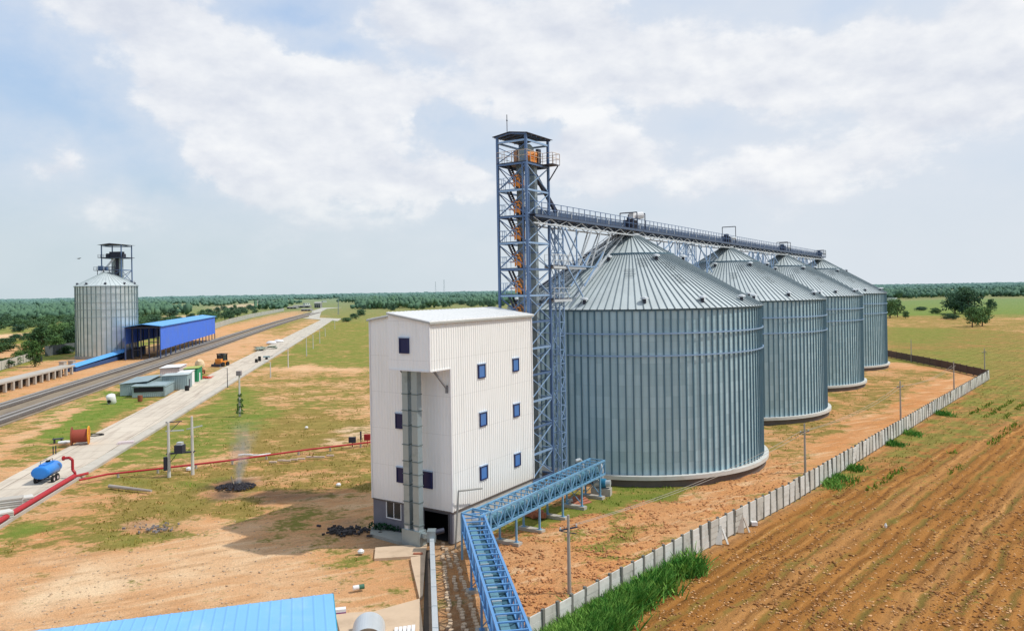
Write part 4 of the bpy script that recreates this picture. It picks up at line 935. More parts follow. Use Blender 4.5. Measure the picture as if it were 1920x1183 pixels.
# railway
tx = lambda y: -94.5-.19*(y-136.6)+np.maximum(0, (y-420))**2*.00006
ys2 = np.concatenate([np.arange(60, 300, 6.), np.arange(300, 800, 20.)])
band('railway_bed', ys2, tx(ys2)-2.8, tx(ys2)+10.3, -.5, .06, mat('bed_soil', (.25, .20, .14), .95, 0, .4, .35, grime=(.13, .11, .095), gscale=.3, bump=.06))
wob = .5*np.sin(ys2*.21)+.3*np.sin(ys2*.53+1)
band('railway_ballast', ys2, tx(ys2)-1.9+wob*.3, tx(ys2)+2.0-wob*.25, -.4, .24, BALL); band('railway_ballast', ys2, tx(ys2)+5.6-wob*.3, tx(ys2)+9.5+wob*.3, -.4, .24, BALL)
for k_, (off, lb) in enumerate(((0, 'left railway track of the pair, passing through the tall blue shed'), (7.6, 'right railway track of the pair, passing outside the tall blue shed'))):
    t = thing('railway_track', lb, 'railway', (0, 0, 0), 0, 'railway tracks')
    for s_ in (-.84, .84):
        c = MB()
        for i in range(len(ys2)-1): c.bar((tx(ys2[i])+off+s_, ys2[i], .42), (tx(ys2[i+1])+off+s_, ys2[i+1]+.02, .42), .15, .18)
        c.build('rail', RAIL, t)
    c = MB(); y = 75.
    while y < 420: xx = tx(y)+off; c.box((xx-1.3, y-.13, .2), (xx+1.3, y+.13, .33)); y += 1.0
    so = c.build('sleeper', SLEEP, t); so['kind'] = 'stuff'

# ================================================================== LEFT SILO AND ITS TOWER
LC = Vector((-135.8, 250.2, 0)); RL, ZL, ZLC = 9.26, 23.6, 28.2
s = thing('grain_silo', 'single shiny cylindrical grain silo standing alone beyond the railway beside the blue shed', 'silo', LC, 0)
MB().lathe([(RL, .8), (RL, ZL)], 160).build('wall', SILOL, s)
fo = MB().lathe([(RL-.1, .82), (RL+.35, .82), (RL+.35, -.3)], 80).build('foundation', mat('silo_base_grey', (.30, .32, .32), .9, 0, .15, 1), s)
one = MB().box((RL, -.09, .8), (RL+.14, .09, ZL)).build('stiffener', mat('green_grey_stiffener', (.12, .19, .20), .5, .3, .1), s)
for i in range(1, 40): c = one.copy(); COL.objects.link(c); c.parent = s; c.rotation_euler = (0, 0, 2*math.pi*i/40)
for z in (20.9, 18.2, 15.9, 13.4): MB().lathe([(RL+.15, z-.07), (RL+.24, z-.07), (RL+.24, z+.07), (RL+.15, z+.07)], 80).build('wind_ring', DUCT, s)
rf = MB().lathe([(RL+.35, ZL-.05), (1.0, ZLC)], 120).build('roof', ROOFM, s)
c = MB()
for i in range(40): a = 2*math.pi*i/40; c.bar(((RL+.35)*math.cos(a), (RL+.35)*math.sin(a), ZL), (1.0*math.cos(a), 1.0*math.sin(a), ZLC+.05), .07, .1)
c.build('seam', mat('light_seam', (.40, .46, .47), .5, .3), rf)
MB().lathe([(RL+.4, ZL-.2), (RL+.4, ZL+.02)], 80).build('eave', DUCT, s)
for i in range(9):
    a = 2*math.pi*(i+.4)/9; z = ZL+.5; vo = MB().lathe([(.22, -.1), (.22, .55), (.45, .5), (.3, .9), (0, .95)], 10, M=Matrix.Translation(((RL-.7)*math.cos(a), (RL-.7)*math.sin(a), ZL+.2))).build('roof_vent', DKSTEEL, s)
t = thing('roof_gantry', 'dark steel gantry with spouts on the peak of the lone shiny silo', 'gantry', LC, 0)
MB().box((-3.6, -1.2, ZLC+.6), (3.4, 1.2, ZLC+.75)).build('deck', DKSTEEL, t)
c = MB()
for yy in (-1.2, 1.2):
    c.bar((-3.6, yy, ZLC+1.8), (3.4, yy, ZLC+1.8), .09).bar((-3.6, yy, ZLC+1.3), (3.4, yy, ZLC+1.3), .07)
    for i in range(8): c.bar((-3.6+i, yy, ZLC+.7), (-3.6+i, yy, ZLC+1.8), .07)
c.build('railing', DKSTEEL, t)
MB().box((-2.6, -.4, ZLC+.8), (-1.2, .5, ZLC+2.2)).box((-.5, -.4, ZLC+.8), (.4, .5, ZLC+1.9)).build('gearbox', STEELB, t)
for x in (-3, -1, 1, 3): MB().bar((x, 0, ZLC-.6-abs(x)*.45), (x, 0, ZLC+.7), .15).build('support', DKSTEEL, t)
# tower behind
TL_ = Vector((-139.0, 263.0, 0)); WT = 7.3; HT = ZAT(220, 460, 263)
tt = thing('elevator_tower', 'dark open steel elevator tower rising behind the lone shiny silo', 'tower', TL_, -.1)
cs = [(-WT/2, -3), (WT/2, -3), (WT/2, 3), (-WT/2, 3)]
for x, y in cs: MB().bar((x, y, 0), (x, y, HT), .30).build('leg', STEELB, tt)
lv = [HT-4.6-i*4.2 for i in range(9)]
for z in lv+[HT-.4]:
    c = MB()
    for a in range(4): c.bar((*cs[a], z), (*cs[(a+1) % 4], z), .22)
    c.build('beam', STEELB, tt)
for i in range(2, len(lv)):
    c = MB()
    for a in range(4): p, q = cs[a], cs[(a+1) % 4]; c.bar((*p, lv[i]), (*q, lv[i-1]), .13).bar((*q, lv[i]), (*p, lv[i-1]), .13)
    c.build('cross_brace', STEELB, tt)
for z in (lv[0], lv[2]):
    la = MB().box((-WT/2-.8, -3.8, z+.1), (WT/2+.8, 3.5, z+.25)).build('landing', DKSTEEL, tt); c = MB()
    for yy in (-3.8,):
        for hh in (.6, 1.2): c.bar((-WT/2-.8, yy, z+hh), (WT/2+.8, yy, z+hh), .09)
        for i in range(10): c.bar((-WT/2-.8+i*.98, yy, z), (-WT/2-.8+i*.98, yy, z+1.2), .08)
    c.build('railing', DKSTEEL, la)
MB().add([(-WT/2-1, -4, HT), (WT/2+1, -4, HT), (WT/2+1, 4, HT), (-WT/2-1, 4, HT), (0, -4, HT+.5), (0, 4, HT+.5)], [(0, 4, 5, 3), (4, 1, 2, 5), (0, 3, 2, 1), (0, 1, 4), (3, 5, 2)]).build('roof', DKSTEEL, tt)
be = thing('tower_bucket_elevator', 'dark grey twin-leg grain elevator with pale spout inside the distant steel tower', 'elevator', TL_, -.1)
for x in (-1.2, .3, 1.6): MB().box((x-.5, -.5, 0), (x+.5, .5, lv[0]+.5)).build('leg_casing', DUCT if x != .3 else DKSTEEL, be)
MB().box((-2.2, -.9, lv[0]+.3), (2.3, .9, lv[0]+2.3)).box((-3.2, -1.2, lv[0]+.3), (-2.3, .3, lv[0]+1.7)).box((2.4, -1.2, lv[0]+.3), (3.2, .4, lv[0]+1.5)).build('head', DKSTEEL, be)
MB().bar((0, -1.5, lv[0]-.1), (-3.5, -6, lv[2]+1.5), .55).build('spout', PALEST, be)

# ================================================================== BLUE SHEDS
FR = G(301, 673); BL = G(249, 673); fd = Vector((-21.3, 97.2, 0)).normalized(); ld = Vector((-fd.y, fd.x, 0)); Ls = 99.; Ws = 10.5
htop = ZAT(301, 612, FR.y); hcl = ZAT(301, 656, FR.y)
t = thing('railway_shed', 'long tall blue metal unloading shed on posts beside the railway tracks', 'shed', FR, math.atan2(fd.y, fd.x)-math.pi/2)
c = MB(); ribbed(c, (0, Ls), (0, 0), hcl, htop, 0, (1, 0), rib=1.0, dep=.10); c.build('wall', BLUE, t)
c = MB(); ribbed(c, (-Ws, 0), (-Ws, Ls), hcl+2, htop, 0, (-1, 0), rib=1.0, dep=.10); c.build('wall', BLUE, t)
c = MB(); xm = -Ws/2
for xa, za, xb, zb in ((-Ws-.5, htop, xm, htop+.8), (xm, htop+.8, .6, htop)): c.add([(xa, -.8, za), (xb, -.8, zb), (xb, Ls+.5, zb), (xa, Ls+.5, za), (xa, -.8, za+.15), (xb, -.8, zb+.15), (xb, Ls+.5, zb+.15), (xa, Ls+.5, za+.15)], [(0, 3, 2, 1), (4, 5, 6, 7), (0, 1, 5, 4), (1, 2, 6, 5), (2, 3, 7, 6), (3, 0, 4, 7)])
c.build('roof', BLUER, t)
for i in range(15):
    for x in (-.12, -Ws+.12): MB().box((x-.16, .2+i*(Ls-.5)/14-.16, 0), (x+.16, .2+i*(Ls-.5)/14+.16, htop-.05)).build('post', mat('post_blue', (.06, .10, .22), .6), t)
for i in range(15): MB().bar((-.2, .2+i*(Ls-.5)/14, htop-.3), (-Ws+.2, .2+i*(Ls-.5)/14, htop-.3), .3, .4).build('tie_beam', DKSTEEL, t)
c = MB(); c.box((-Ws-.2, .2, 0), (-Ws+.0, Ls*.25, 3.0)); c.build('dwarf_wall', DKSTEEL, t)
for q in range(4): MB().box((-8.6+q*2.4, 1.0, .0), (-8.3+q*2.4, 1.3, htop-.4)).bar((-8.45+q*2.4, 1.1, 3+1.2*q), (-6.2+q*2.4 if q < 3 else -1, 1.1, 3+1.2*q), .2).build('inner_post', DKSTEEL, t)
# low blue cover
c0, c1 = G(131, 697), G(254, 664); d_ = (c1-c0); t = thing('conveyor_cover', 'long low bright blue cover sloping along the foot of the lone silo', 'cover', c0, math.atan2(d_.y, d_.x)-math.pi/2)
Lc = d_.length; c = MB(); c.add([(-1.6, 0, 1.2), (0, 0, 1.9), (1.6, 0, 1.2), (-1.6, Lc, 2.4), (0, Lc, 3.1), (1.6, Lc, 2.4)], [(0, 1, 4, 3), (1, 2, 5, 4), (0, 2, 1), (3, 4, 5)]); c.build('roof', BLUER, t)
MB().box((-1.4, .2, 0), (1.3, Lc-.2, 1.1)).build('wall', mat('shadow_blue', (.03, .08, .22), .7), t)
# platform wall with bays
pa, pb = G(-40, 749), G(140, 700); t = thing('platform_wall', 'low concrete platform wall with open bays beyond the railway at the left edge', 'wall', pa, math.atan2((pb-pa).y, (pb-pa).x)-math.pi/2)
Lp = (pb-pa).length; MB().box((-3.4, 0, 1.9), (.1, Lp, 2.3)).build('top_slab', CONC, t)
n_ = int(Lp/3.6)
for i in range(n_+1): MB().box((-.5, i*3.6, 0), (.05, i*3.6+.7, 1.9)).build('pier', CONC, t)
MB().box((-3.3, 0, 0), (-2.9, Lp, 1.9)).build('back_wall', mat('dark_back', (.10, .085, .075), .9), t)
for i, (px, py) in enumerate(((72, 700-22), (117, 689), (134, 687))):
    tag(MB().box((-.7, -.7, 0), (.7, .7, 1.6)).box((-.8, -.8, 1.6), (.8, .8, 1.75)).build('concrete_block', CONC if i else DKSTEEL, loc=G(px, py)), ['small dark block on the sand near the left boundary wall', 'small concrete block left of the lone silo foot', 'second concrete block closest to the lone silo foot'][i], 'block')

# foreground blue roof
ZF = 5.0; Bc = G(623, 1112, ZF); Ac = G(55, 1183, ZF); ed = (Ac-Bc).normalized(); pd = Vector((ed.y, -ed.x, 0)); pd = pd if pd.y < 0 else -pd
t = thing('blue_roofed_shed', 'low shed with a wide light blue sheet roof cut off by the bottom edge', 'shed', (0, 0, 0), 0)
c = MB(); Lr, Dr = 46., 15.; n_ = 92; slope = -.055
def rpt(a, d, dz=0): p = Bc+ed*a+pd*d; return (p.x, p.y, ZF+slope*d*-1*0+.0-abs(slope)*d+dz)
vs = []; fs = []
for i in range(n_):
    a0 = Lr*i/n_; a1 = Lr*(i+.72)/n_; a2 = Lr*(i+.86)/n_
    for a_, dz in ((a0, 0), (a1, 0), (a1+.02, .025), (a2, .025)): vs += [rpt(a_, 0, dz), rpt(a_, Dr, dz)]
vs += [rpt(Lr, 0), rpt(Lr, Dr)]
k_ = len(vs)//2; fs = [(2*i, 2*i+1, 2*i+3, 2*i+2) for i in range(k_-1)]
c.add(vs, fs); c.build('roof', ROOFB, t)
c = MB(); c.bar(rpt(0, 0, -.12), rpt(Lr, 0, -.12), .10, .22); c.bar(rpt(0, 0, -.12), rpt(0, Dr, -.12), .10, .22); c.build('fascia', mat('teal_fascia', (.02, .30, .42), .5), t)
c = MB()
for a_, b_ in (((.4, .4), (Lr, .4)), ((.4, .4), (.4, Dr-.3))):
    p = Bc+ed*a_[0]+pd*a_[1]; q = Bc+ed*b_[0]+pd*b_[1]; c.bar((p.x, p.y, 2.0), (q.x, q.y, 2.0), .1, 4.0)
c.build('wall', BLUE, t)

# ================================================================== THINGS ON THE GROUND
# water tanker trailer
tp = G(88, 903); ang = math.radians(-17); t = thing('tanker_trailer', 'bright blue water tanker trailer parked on the concrete road', 'tanker', tp, .16); t.scale = (.86, .80, .84)
Mt = Matrix.Translation((0, -2.0, 1.75)) @ Matrix.Rotation(-math.pi/2, 4, 'X'); c = MB()
el = [(0, .0), (.55, 0.0), (.78, .06), (.80, .15), (.80, 4.1), (.70, 4.25), (.45, 4.3), (0, 4.32)]
c.lathe(el, 24, M=Matrix.Translation((0, -2.2, 1.62)) @ Matrix.Diagonal((1.32, 1, 1.0, 1)) @ Matrix.Rotation(-math.pi/2, 4, 'X')); tk = c.build('tank', TANKB, t, smooth=True)
MB().box((-.35, -1.6, 2.38), (.35, 1.3, 2.52)).build('walkway', TANKB, tk)
c = MB(); c.lathe([(0, 2.72), (.26, 2.72), (.26, 2.5)], 12, M=Matrix.Translation((0, .3, 0))); c.bar((-.3, -1.2, 2.85), (-.3, .9, 2.85), .05); c.bar((.3, -1.2, 2.85), (.3, .9, 2.85), .05); c.bar((-.3, -1.2, 2.4), (-.3, -1.2, 2.85), .05).bar((.3, .9, 2.4), (.3, .9, 2.85), .05).build('manhole', BLACK, tk)
MB().box((-.55, -2.1, .82), (-.38, 2.6, .98)).box((.38, -2.1, .82), (.55, 2.6, .98)).box((-.55, -1.9, .84), (.55, -1.75, .96)).bar((0, 2.2, .8), (0, 3.1, .7), .12).bar((0, 3.0, .7), (0, 3.0, .05), .08).build('chassis', DKSTEEL, t)
for y_ in (-.75, .35):
    MB().bar((-.9, y_, .48), (.9, y_, .48), .1).build('axle', DKSTEEL, t)
    for x_ in (-1.0, 1.0):
        w_ = MB().lathe([(.26, -.14), (.48, -.14), (.50, -.06), (.50, .06), (.48, .14), (.26, .14)], 20, M=Matrix.Translation((x_, y_, .50)) @ Matrix.Rotation(math.pi/2, 4, 'Y')).build('wheel', BLACK, t)
        MB().lathe([(0, -.06), (.27, -.10), (.27, .10), (0, .06)], 16, M=Matrix.Translation((x_, y_, .50)) @ Matrix.Rotation(math.pi/2, 4, 'Y')).build('rim', PINK, w_)
# cable drum
dp = G(150, 834); t = thing('cable_drum', 'big rusty-red cable drum with orange-yellow end discs at the road edge', 'cable drum', dp, math.radians(23))
Mr = Matrix.Translation((0, 0, 1.25)) @ Matrix.Rotation(math.pi/2, 4, 'Y')
MB().lathe([(0, -1.0), (.88, -1.0), (.88, 1.0), (0, 1.0)], 28, M=Mr).build('cable_winding', mat('red_brown_cable', (.30, .06, .035), .7, 0, .15, 4), t)
for s_, mt_ in ((-1, RUST), (1, YELLOW)):
    fl_ = MB().lathe([(0, s_*1.0-.06), (1.25, s_*1.0-.06), (1.25, s_*1.0+.06), (0, s_*1.0+.06)], 32, M=Mr).build('end_disc', mt_, t)
    c = MB()
    for i in range(8): a = math.pi*i/8; c.bar((s_*1.07, -1.1*math.cos(a), 1.25-1.1*math.sin(a)), (s_*1.07, 1.1*math.cos(a), 1.25+1.1*math.sin(a)), .03, .06)
    c.build('spoke_plank', mat('worn_orange', (.55, .22, .03), .7), fl_)
t = MB(); cc_ = G(172, 817); pts = [cc_+Vector((1.6*math.cos(a), .8*math.sin(a), .15)) for a in np.linspace(-2.4, 3.2, 30)]; t.tube(pts, .09, 7); tag(t.build('cable_coil', BLACK), 'loop of black cable lying on the road beside the cable drum', 'cable')
for (px, py, sx_, sy_, h, mt_, nm, lb) in ((108, 830, 1.3, .7, .5, DKSTEEL, 'bench', 'small dark bench-like stand in the grass left of the cable drum'), (121, 832, 1.7, .5, .3, WHITEP, 'white_sack', 'long white sack in the grass left of the cable drum'), (236, 832, 1.9, .9, .35, PINK, 'stone_block', 'pale flat block with dark side lying on the road right of the cable drum')):
    c = MB(); c.box((-sx_/2, -sy_/2, .1 if nm == 'bench' else 0), (sx_/2, sy_/2, h)); 
    if nm == 'bench': c = MB().box((-sx_/2, -sy_/2, h), (sx_/2, sy_/2, h+.1)).box((-.5, -.3, 0), (-.35, .3, h)).box((.35, -.3, 0), (.5, .3, h))
    if nm == 'white_sack': c = MB().lathe([(0, -.85), (.2, -.8), (.26, 0), (.2, .8), (0, .85)], 10, M=Matrix.Translation((0, 0, .22)) @ Matrix.Rotation(math.pi/2, 4, 'Y'))
    if nm == 'stone_block': c.box((-1.1, -.6, 0), (-.6, .3, .22))
    tag(c.build(nm, mt_, loc=G(px, py), rotz=.35), lb, nm.replace('_', ' '))
for i, (px, py) in enumerate(((99, 853), (104, 852))): tag(MB().tube([(0, 0, 0), (0, 0, 1.1)], .07, 7).build('post', DKSTEEL, loc=G(px, py)), ['left', 'right'][i]+' one of two short dark posts at the grass edge above the tanker', 'post', 'pair of short posts')
# red fire pipes
def pipe_run(name, label, pts, r_, z_, sup=4.0, mt=RED):
    t = thing(name, label, 'pipe', (0, 0, 0), 0); P = [Vector((p.x, p.y, z_)) for p in pts]; MB().tube(P, r_, 10).build('pipe', mt, t, smooth=False)
    W_ = walk(P, sup)
    for q in W_[1:]: MB().box((q.x-.10, q.y-.10, -.1), (q.x+.10, q.y+.10, z_-r_*.6)).build('pipe_support', CONC, t)
    return t
pr = [(148, 905), (200, 894), (300, 883), (434.7, 867), (579, 846.5), (692, 833), (740, 826)]
pipe_run('red_pipe', 'long thin red fire pipe crossing the grass from the road to the white building', [G(x, y+2) for x, y in pr], .11, .42)
pe = [Vector((np.interp(y, yr, xr)-.55, y, 0)) for y in np.linspace(50, 82.2, 14)]
t = pipe_run('red_pipe', 'thick dark red pipe lying along the right edge of the concrete road', pe, .26, .34, 3.0)
rs_ = Vector((np.interp(82.2, yr, xr)-.55, 82.4, 0)); t = thing('hydrant_riser', 'red bent standpipe rising at the junction of the red pipes by the tanker', 'standpipe', rs_+Vector((0, 0, 0)), 0)
MB().tube([(0, 0, .2), (0, 0, .7), (-.25, 0, 1.0), (-.25, 0, 2.1), (-.6, 0, 2.35), (-1.05, 0, 2.3)], .15, 10).build('pipe', RED, t); MB().lathe([(0, -.2), (.26, -.2), (.26, -.08), (0, -.08)], 12, M=Matrix.Translation((-1.1, 0, 2.3)) @ Matrix.Rotation(math.pi/2, 4, 'Y')).build('flange', RED, t)
MB().tube([(.1, 0, .3), (.9, 1.0, .38)], .15, 8).build('branch', RED, t)
# red valves near the building
for (px, py, h, w_, mt_, lb) in ((660, 838, 1.3, .9, DKSTEEL, 'dark valve box on a stand above the red pipe near the building'), (676, 836, 1.9, .16, DKSTEEL, 'thin dark post beside the red pipe near the building'), (688, 834, 1.4, .8, RED, 'red hydrant cabinet beside the white building corner')):
    c = MB(); c.box((-w_/2, -.2, h*.45), (w_/2, .2, h)).box((-.05, -.05, 0), (.05, .05, h*.45)); tag(c.build('valve_stand', mt_, loc=G(px, py)), lb, 'valve stand')
tag(MB().tube([G(204, 911, .2), G(283, 920, .2)], [.2, .13], 8).build('fallen_pole', POLEM), 'pale concrete pole lying on the grass below the red pipe', 'pole')
c = MB(); p0 = G(511, 866, .15)
for i in range(9): q = p0+Vector((i*.75+random.uniform(-.1, .1), random.uniform(-.5, .5)+i*.35, .05)); c.box(tuple(q-Vector((.45, .12, .1))), tuple(q+Vector((.45, .12, .08))))
tag(c.build('plank_pile', mat('pale_timber', (.62, .48, .38), .9, 0, .15), smooth=False), 'scattered pale planks lying below the red pipe left of the building', 'planks')
c = MB(); p0 = G(446, 853, .08)
for i in range(6): q = p0+Vector((i*.65, .35*math.sin(i*1.3), 0)); c.tube([q, q+Vector((.66, .35*(math.sin((i+1)*1.3)-math.sin(i*1.3)), 0))], .12, 6)
tag(c.build('white_sheet_roll', WHITEP), 'crumpled white strip lying on the grass just above the red pipe behind the smoke', 'plastic strip')
# transformer on two poles
ha, hb = G(316.3, 893), G(360.6, 888); hp = ZAT(316, 791, ha.y); t = thing('transformer_stand', 'two concrete poles carrying a transformer platform beside the concrete road', 'transformer', ha, 0)
d_ = hb-ha
MB().tube([(0, 0, -.1), (0, 0, hp)], [.20, .13], 8).build('pole', CONCP, t); MB().tube([(d_.x, d_.y, -.1), (d_.x, d_.y, hp+.4)], [.20, .13], 8).build('pole', CONCP, t)
zt_ = ZAT(330, 851, ha.y); MB().bar((-.3, 0, zt_), (d_.x+.2, d_.y, zt_), .14).bar((-.3, .3, zt_), (d_.x+.2, d_.y+.3, zt_), .14).bar((0, 0, zt_-1.1), (.8, .2, zt_), .07).build('platform_beam', DKSTEEL, t)
zc_ = ZAT(330, 808, ha.y); MB().bar((-.3, 0, zc_), (1.5, .5, zc_), .12).build('crossarm', PALEST, t); MB().bar((d_.x-.6, d_.y, zc_), (d_.x+1.0, d_.y+.4, zc_+.3), .12).build('crossarm', PALEST, t)
MB().bar((-.3, 0, hp-.05), (1.2, .7, hp-.05), .10).bar((0, 0, hp-1.2), (1.0, .6, hp-.1), .06).build('top_bracket', DKSTEEL, t)
tb = MB().box((.75, -.35, zt_+.1), (1.65, .55, zt_+1.0)).build('transformer_tank', DKSTEEL, t); MB().box((.95, -.2, zt_+1.0), (1.5, .4, zt_+1.3)).build('tank_cover', PALEST, tb)
MB().box((-.45, -.35, .7), (-.15, -.05, 2.2)).build('switch_box', DKSTEEL, t)
tag(MB().lathe([(0, 0), (.3, .02), (.3, .25), (0, .4)], 10).build('white_stone', WHITEP, loc=G(353, 881)), 'small white stone at the foot of the right transformer pole', 'stone')
# lamp posts
lamps = [((425.8, 727), 690, 0, 'nearest thin dark street light standing at the road edge by the orange digger'), ((506.5, 708.4), 679, 0, 'short lamp post left of the dirt track behind the road'), ((539.7, 689.7), 652.5, 0, 'lamp post just right of the dirt track junction'),
         ((574, 667.6), 633, 0, 'third lamp post along the right side of the far road'), ((586.4, 654), 627.6, 0, 'fourth lamp post along the far road'), ((598.8, 643.6), 618.7, 0, 'fifth lamp post along the far road'), ((609, 631), 615, 0, 'sixth lamp post along the far road'), ((627, 617), 601, 0, 'seventh and smallest lamp post near the road bend')]
for (b_, ty, k_, lb) in lamps:
    p = G(*b_); h = ZAT(b_[0], ty, p.y); r_ = .09 if b_[0] < 430 else .15; t = thing('lamp_post', lb, 'lamp post', p, 0, 'lamp posts along the road')
    MB().tube([(0, 0, 0), (0, 0, h)], [r_, r_*.7], 7).build('pole', DKSTEEL if b_[0] < 430 else CONCP, t); MB().bar((0, 0, h), (-1.2, .2, h+.15), .09).build('arm', PALEST, t); MB().box((-1.7, .1, h+.08), (-1.0, .35, h+.2)).build('lamp_head', PALEST, t)
# vine-covered sign pole
p = G(449, 780); h = ZAT(449, 704, p.y); t = thing('floodlight_pole', 'concrete pole with a square grey box on top and dark creeper round its foot', 'pole', p, 0)
MB().tube([(0, 0, 0), (0, 0, h)], [.2, .13], 8).build('pole', CONCP, t); MB().box((-.42, -.3, h), (.35, .3, h+.75)).build('box', mat('grey_box', (.28, .25, .27), .7), t)
# masts far away
for (b_, ty, w_, lb) in (((633.8, 590), 560, .6, 'lattice mast standing beside the far end of the road'), ((816, 545), 528, 2.2, 'left one of two faint radio masts on the horizon'), ((832, 544), 524, 3.0, 'right and taller of two faint radio masts on the horizon')):
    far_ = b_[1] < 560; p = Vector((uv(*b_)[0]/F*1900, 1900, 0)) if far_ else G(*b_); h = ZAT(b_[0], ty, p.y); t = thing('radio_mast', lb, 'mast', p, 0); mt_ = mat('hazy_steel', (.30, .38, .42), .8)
    for x in (-w_/2, w_/2): MB().bar((x*2, 0, 0), (x*.3, 0, h), .28 if far_ else .2).build('leg', mt_, t)
    c = MB(); 
    for i in range(9): z = h*i/9; z2 = h*(i+1)/9; s_ = (w_-(w_*.85)*i/9); s2 = (w_-(w_*.85)*(i+1)/9); c.bar((-s_, 0, z), (s2, 0, z2), .16).bar((s_, 0, z), (-s2, 0, z2), .16)
    c.build('bracing', mt_, t)

# sheds and containers between road and railway
def crate(name, label, cat, p, rz, L, Wd, Hh, mt, roofm=None, door=None, open_=None, slope=.12, group=None):
    t = thing(name, label, cat, p, rz, group); c = MB()
    ribbed(c, (-Wd/2, 0), (Wd/2, 0), 0, Hh, 0, (0, -1), rib=.35, dep=.05); ribbed(c, (Wd/2, 0), (Wd/2, L), 0, Hh, 0, (1, 0), rib=.35, dep=.05)
    ribbed(c, (Wd/2, L), (-Wd/2, L), 0, Hh, 0, (0, 1), rib=.35, dep=.05); ribbed(c, (-Wd/2, L), (-Wd/2, 0), 0, Hh, 0, (-1, 0), rib=.35, dep=.05); c.build('wall', mt, t)
    c = MB(); c.add([(-Wd/2-.2, -.2, Hh+.02), (Wd/2+.2, -.2, Hh+.02+slope), (Wd/2+.2, L+.2, Hh+.02+slope), (-Wd/2-.2, L+.2, Hh+.02), (-Wd/2-.2, -.2, Hh+.1), (Wd/2+.2, -.2, Hh+.1+slope), (Wd/2+.2, L+.2, Hh+.1+slope), (-Wd/2-.2, L+.2, Hh+.1)],
          [(0, 3, 2, 1), (4, 5, 6, 7), (0, 1, 5, 4), (1, 2, 6, 5), (2, 3, 7, 6), (3, 0, 4, 7)]); c.build('roof', roofm or mt, t)
    if door: MB().box((Wd/2+.04, L*.3, .1), (Wd/2+.09, L*.3+1.1, 2.0)).build('door', door, t)
    if open_: MB().box((-Wd/2+.3, -.10, Hh*.45), (Wd/2-.3, -.055, Hh*.88)).build('opening', DARK, t)
    return t
rz_ = math.radians(13)
crate('tin_shed', 'long low grey-green tin shed, leftmost of the huddle beside the road', 'shed', G(250, 741), rz_, 13., 5.0, 2.3, TIN, None, None, None, .4)
crate('tin_shed', 'smaller tin shed with a dark open front, nearest to the road in the huddle', 'shed', G(278, 744), rz_, 8., 6.0, 2.2, TIN, None, None, True, -.3)
crate('tin_shed', 'square pale tin cabin with dark edges next to the pink-white container', 'shed', G(327, 731), rz_, 5., 5.0, 3.0, TIN, mat('pale_tin', (.45, .52, .52), .6), DKSTEEL, None, .1)
crate('container', 'pinkish white container with flat roof behind the tin cabin', 'container', G(318, 716), rz_, 8., 4.2, 3.2, PINK, WHITEP, WHITEP)
crate('container', 'white narrow cabin right of the tin cabin', 'cabin', G(342, 726), rz_, 6., 2.6, 3.0, WHITEP, WHITEP)
crate('container', 'green cabin with yellow-green side at the right end of the huddle', 'cabin', G(357, 717), rz_, 5.5, 3.0, 3.1, GREEN, mat('olive_roof', (.38, .45, .12), .7), WHITEP)
# orange digger (skid loader)
p = G(415, 686); t = thing('orange_loader', 'small orange and black loader parked on bare soil beside the road', 'loader', p, math.radians(-20))
MB().box((-1.1, -1.4, .5), (1.1, 1.2, 1.5)).box((-1.0, -1.5, 1.2), (1.0, -.5, 2.1)).build('body', ORANGE, t)
c = MB()
for x in (-1.0, 1.0):
    for y in (-.6, 1.0): c.bar((x, y, 1.5), (x, y, 3.3), .18)
c.box((-1.15, -.8, 3.3), (1.15, 1.15, 3.5)).build('cab', BLACK, t); MB().box((-.95, -.55, 1.6), (.95, .95, 3.2)).build('window', DARKGLASS, t)
for x in (-1.25, 1.25):
    for y in (-.9, .9): MB().lathe([(0, -.2), (.6, -.2), (.6, .2), (0, .2)], 16, M=Matrix.Translation((x, y, .6)) @ Matrix.Rotation(math.pi/2, 4, 'Y')).build('wheel', BLACK, t)
MB().box((-1.5, -2.5, .05), (1.5, -1.9, .7)).bar((-1.1, -2.0, .5), (-1.1, -.8, 1.2), .2).bar((1.1, -2.0, .5), (1.1, -.8, 1.2), .2).build('bucket', DKSTEEL, t)
# concrete mixer
p = G(374, 700); t = thing('concrete_mixer', 'pale yellow drum mixer with dark stand between the green cabin and the loader', 'mixer', p, .4)
MB().lathe([(0, -1.3), (.7, -1.2), (1.25, -.2), (1.1, .7), (.55, 1.5), (0, 1.5)], 18, M=Matrix.Translation((0, 0, 2.2)) @ Matrix.Rotation(.6, 4, 'X')).build('drum', mat('cream_paint', (.72, .56, .36), .6, 0, .12), t)
MB().box((-1.2, -1.6, .4), (1.2, 1.4, .8)).bar((-1, 1, .6), (0, .6, 2), .15).bar((1, 1, .6), (0, .6, 2), .15).build('stand', RUST, t)
for x in (-1.1, 1.1): MB().lathe([(0, -.15), (.45, -.15), (.45, .15), (0, .15)], 14, M=Matrix.Translation((x, -.8, .45)) @ Matrix.Rotation(math.pi/2, 4, 'Y')).build('wheel', BLACK, t)
c = MB(); 
for i in range(14): M_ = Matrix.Translation((random.uniform(-1.4, 1.4), random.uniform(-.9, .9), .2+random.random()*.35)) @ Matrix.Rotation(random.random()*3, 4, 'Z') @ Matrix.Rotation(random.random()-.5, 4, 'X'); c.box((-.7, -.1, -.07), (.7, .1, .07), M_)
tag(c.build('red_bar_heap', mat('bright_red', (.60, .07, .03), .6), loc=G(383, 710)), 'small heap of bright red bars at the road edge by the green cabin', 'heap')
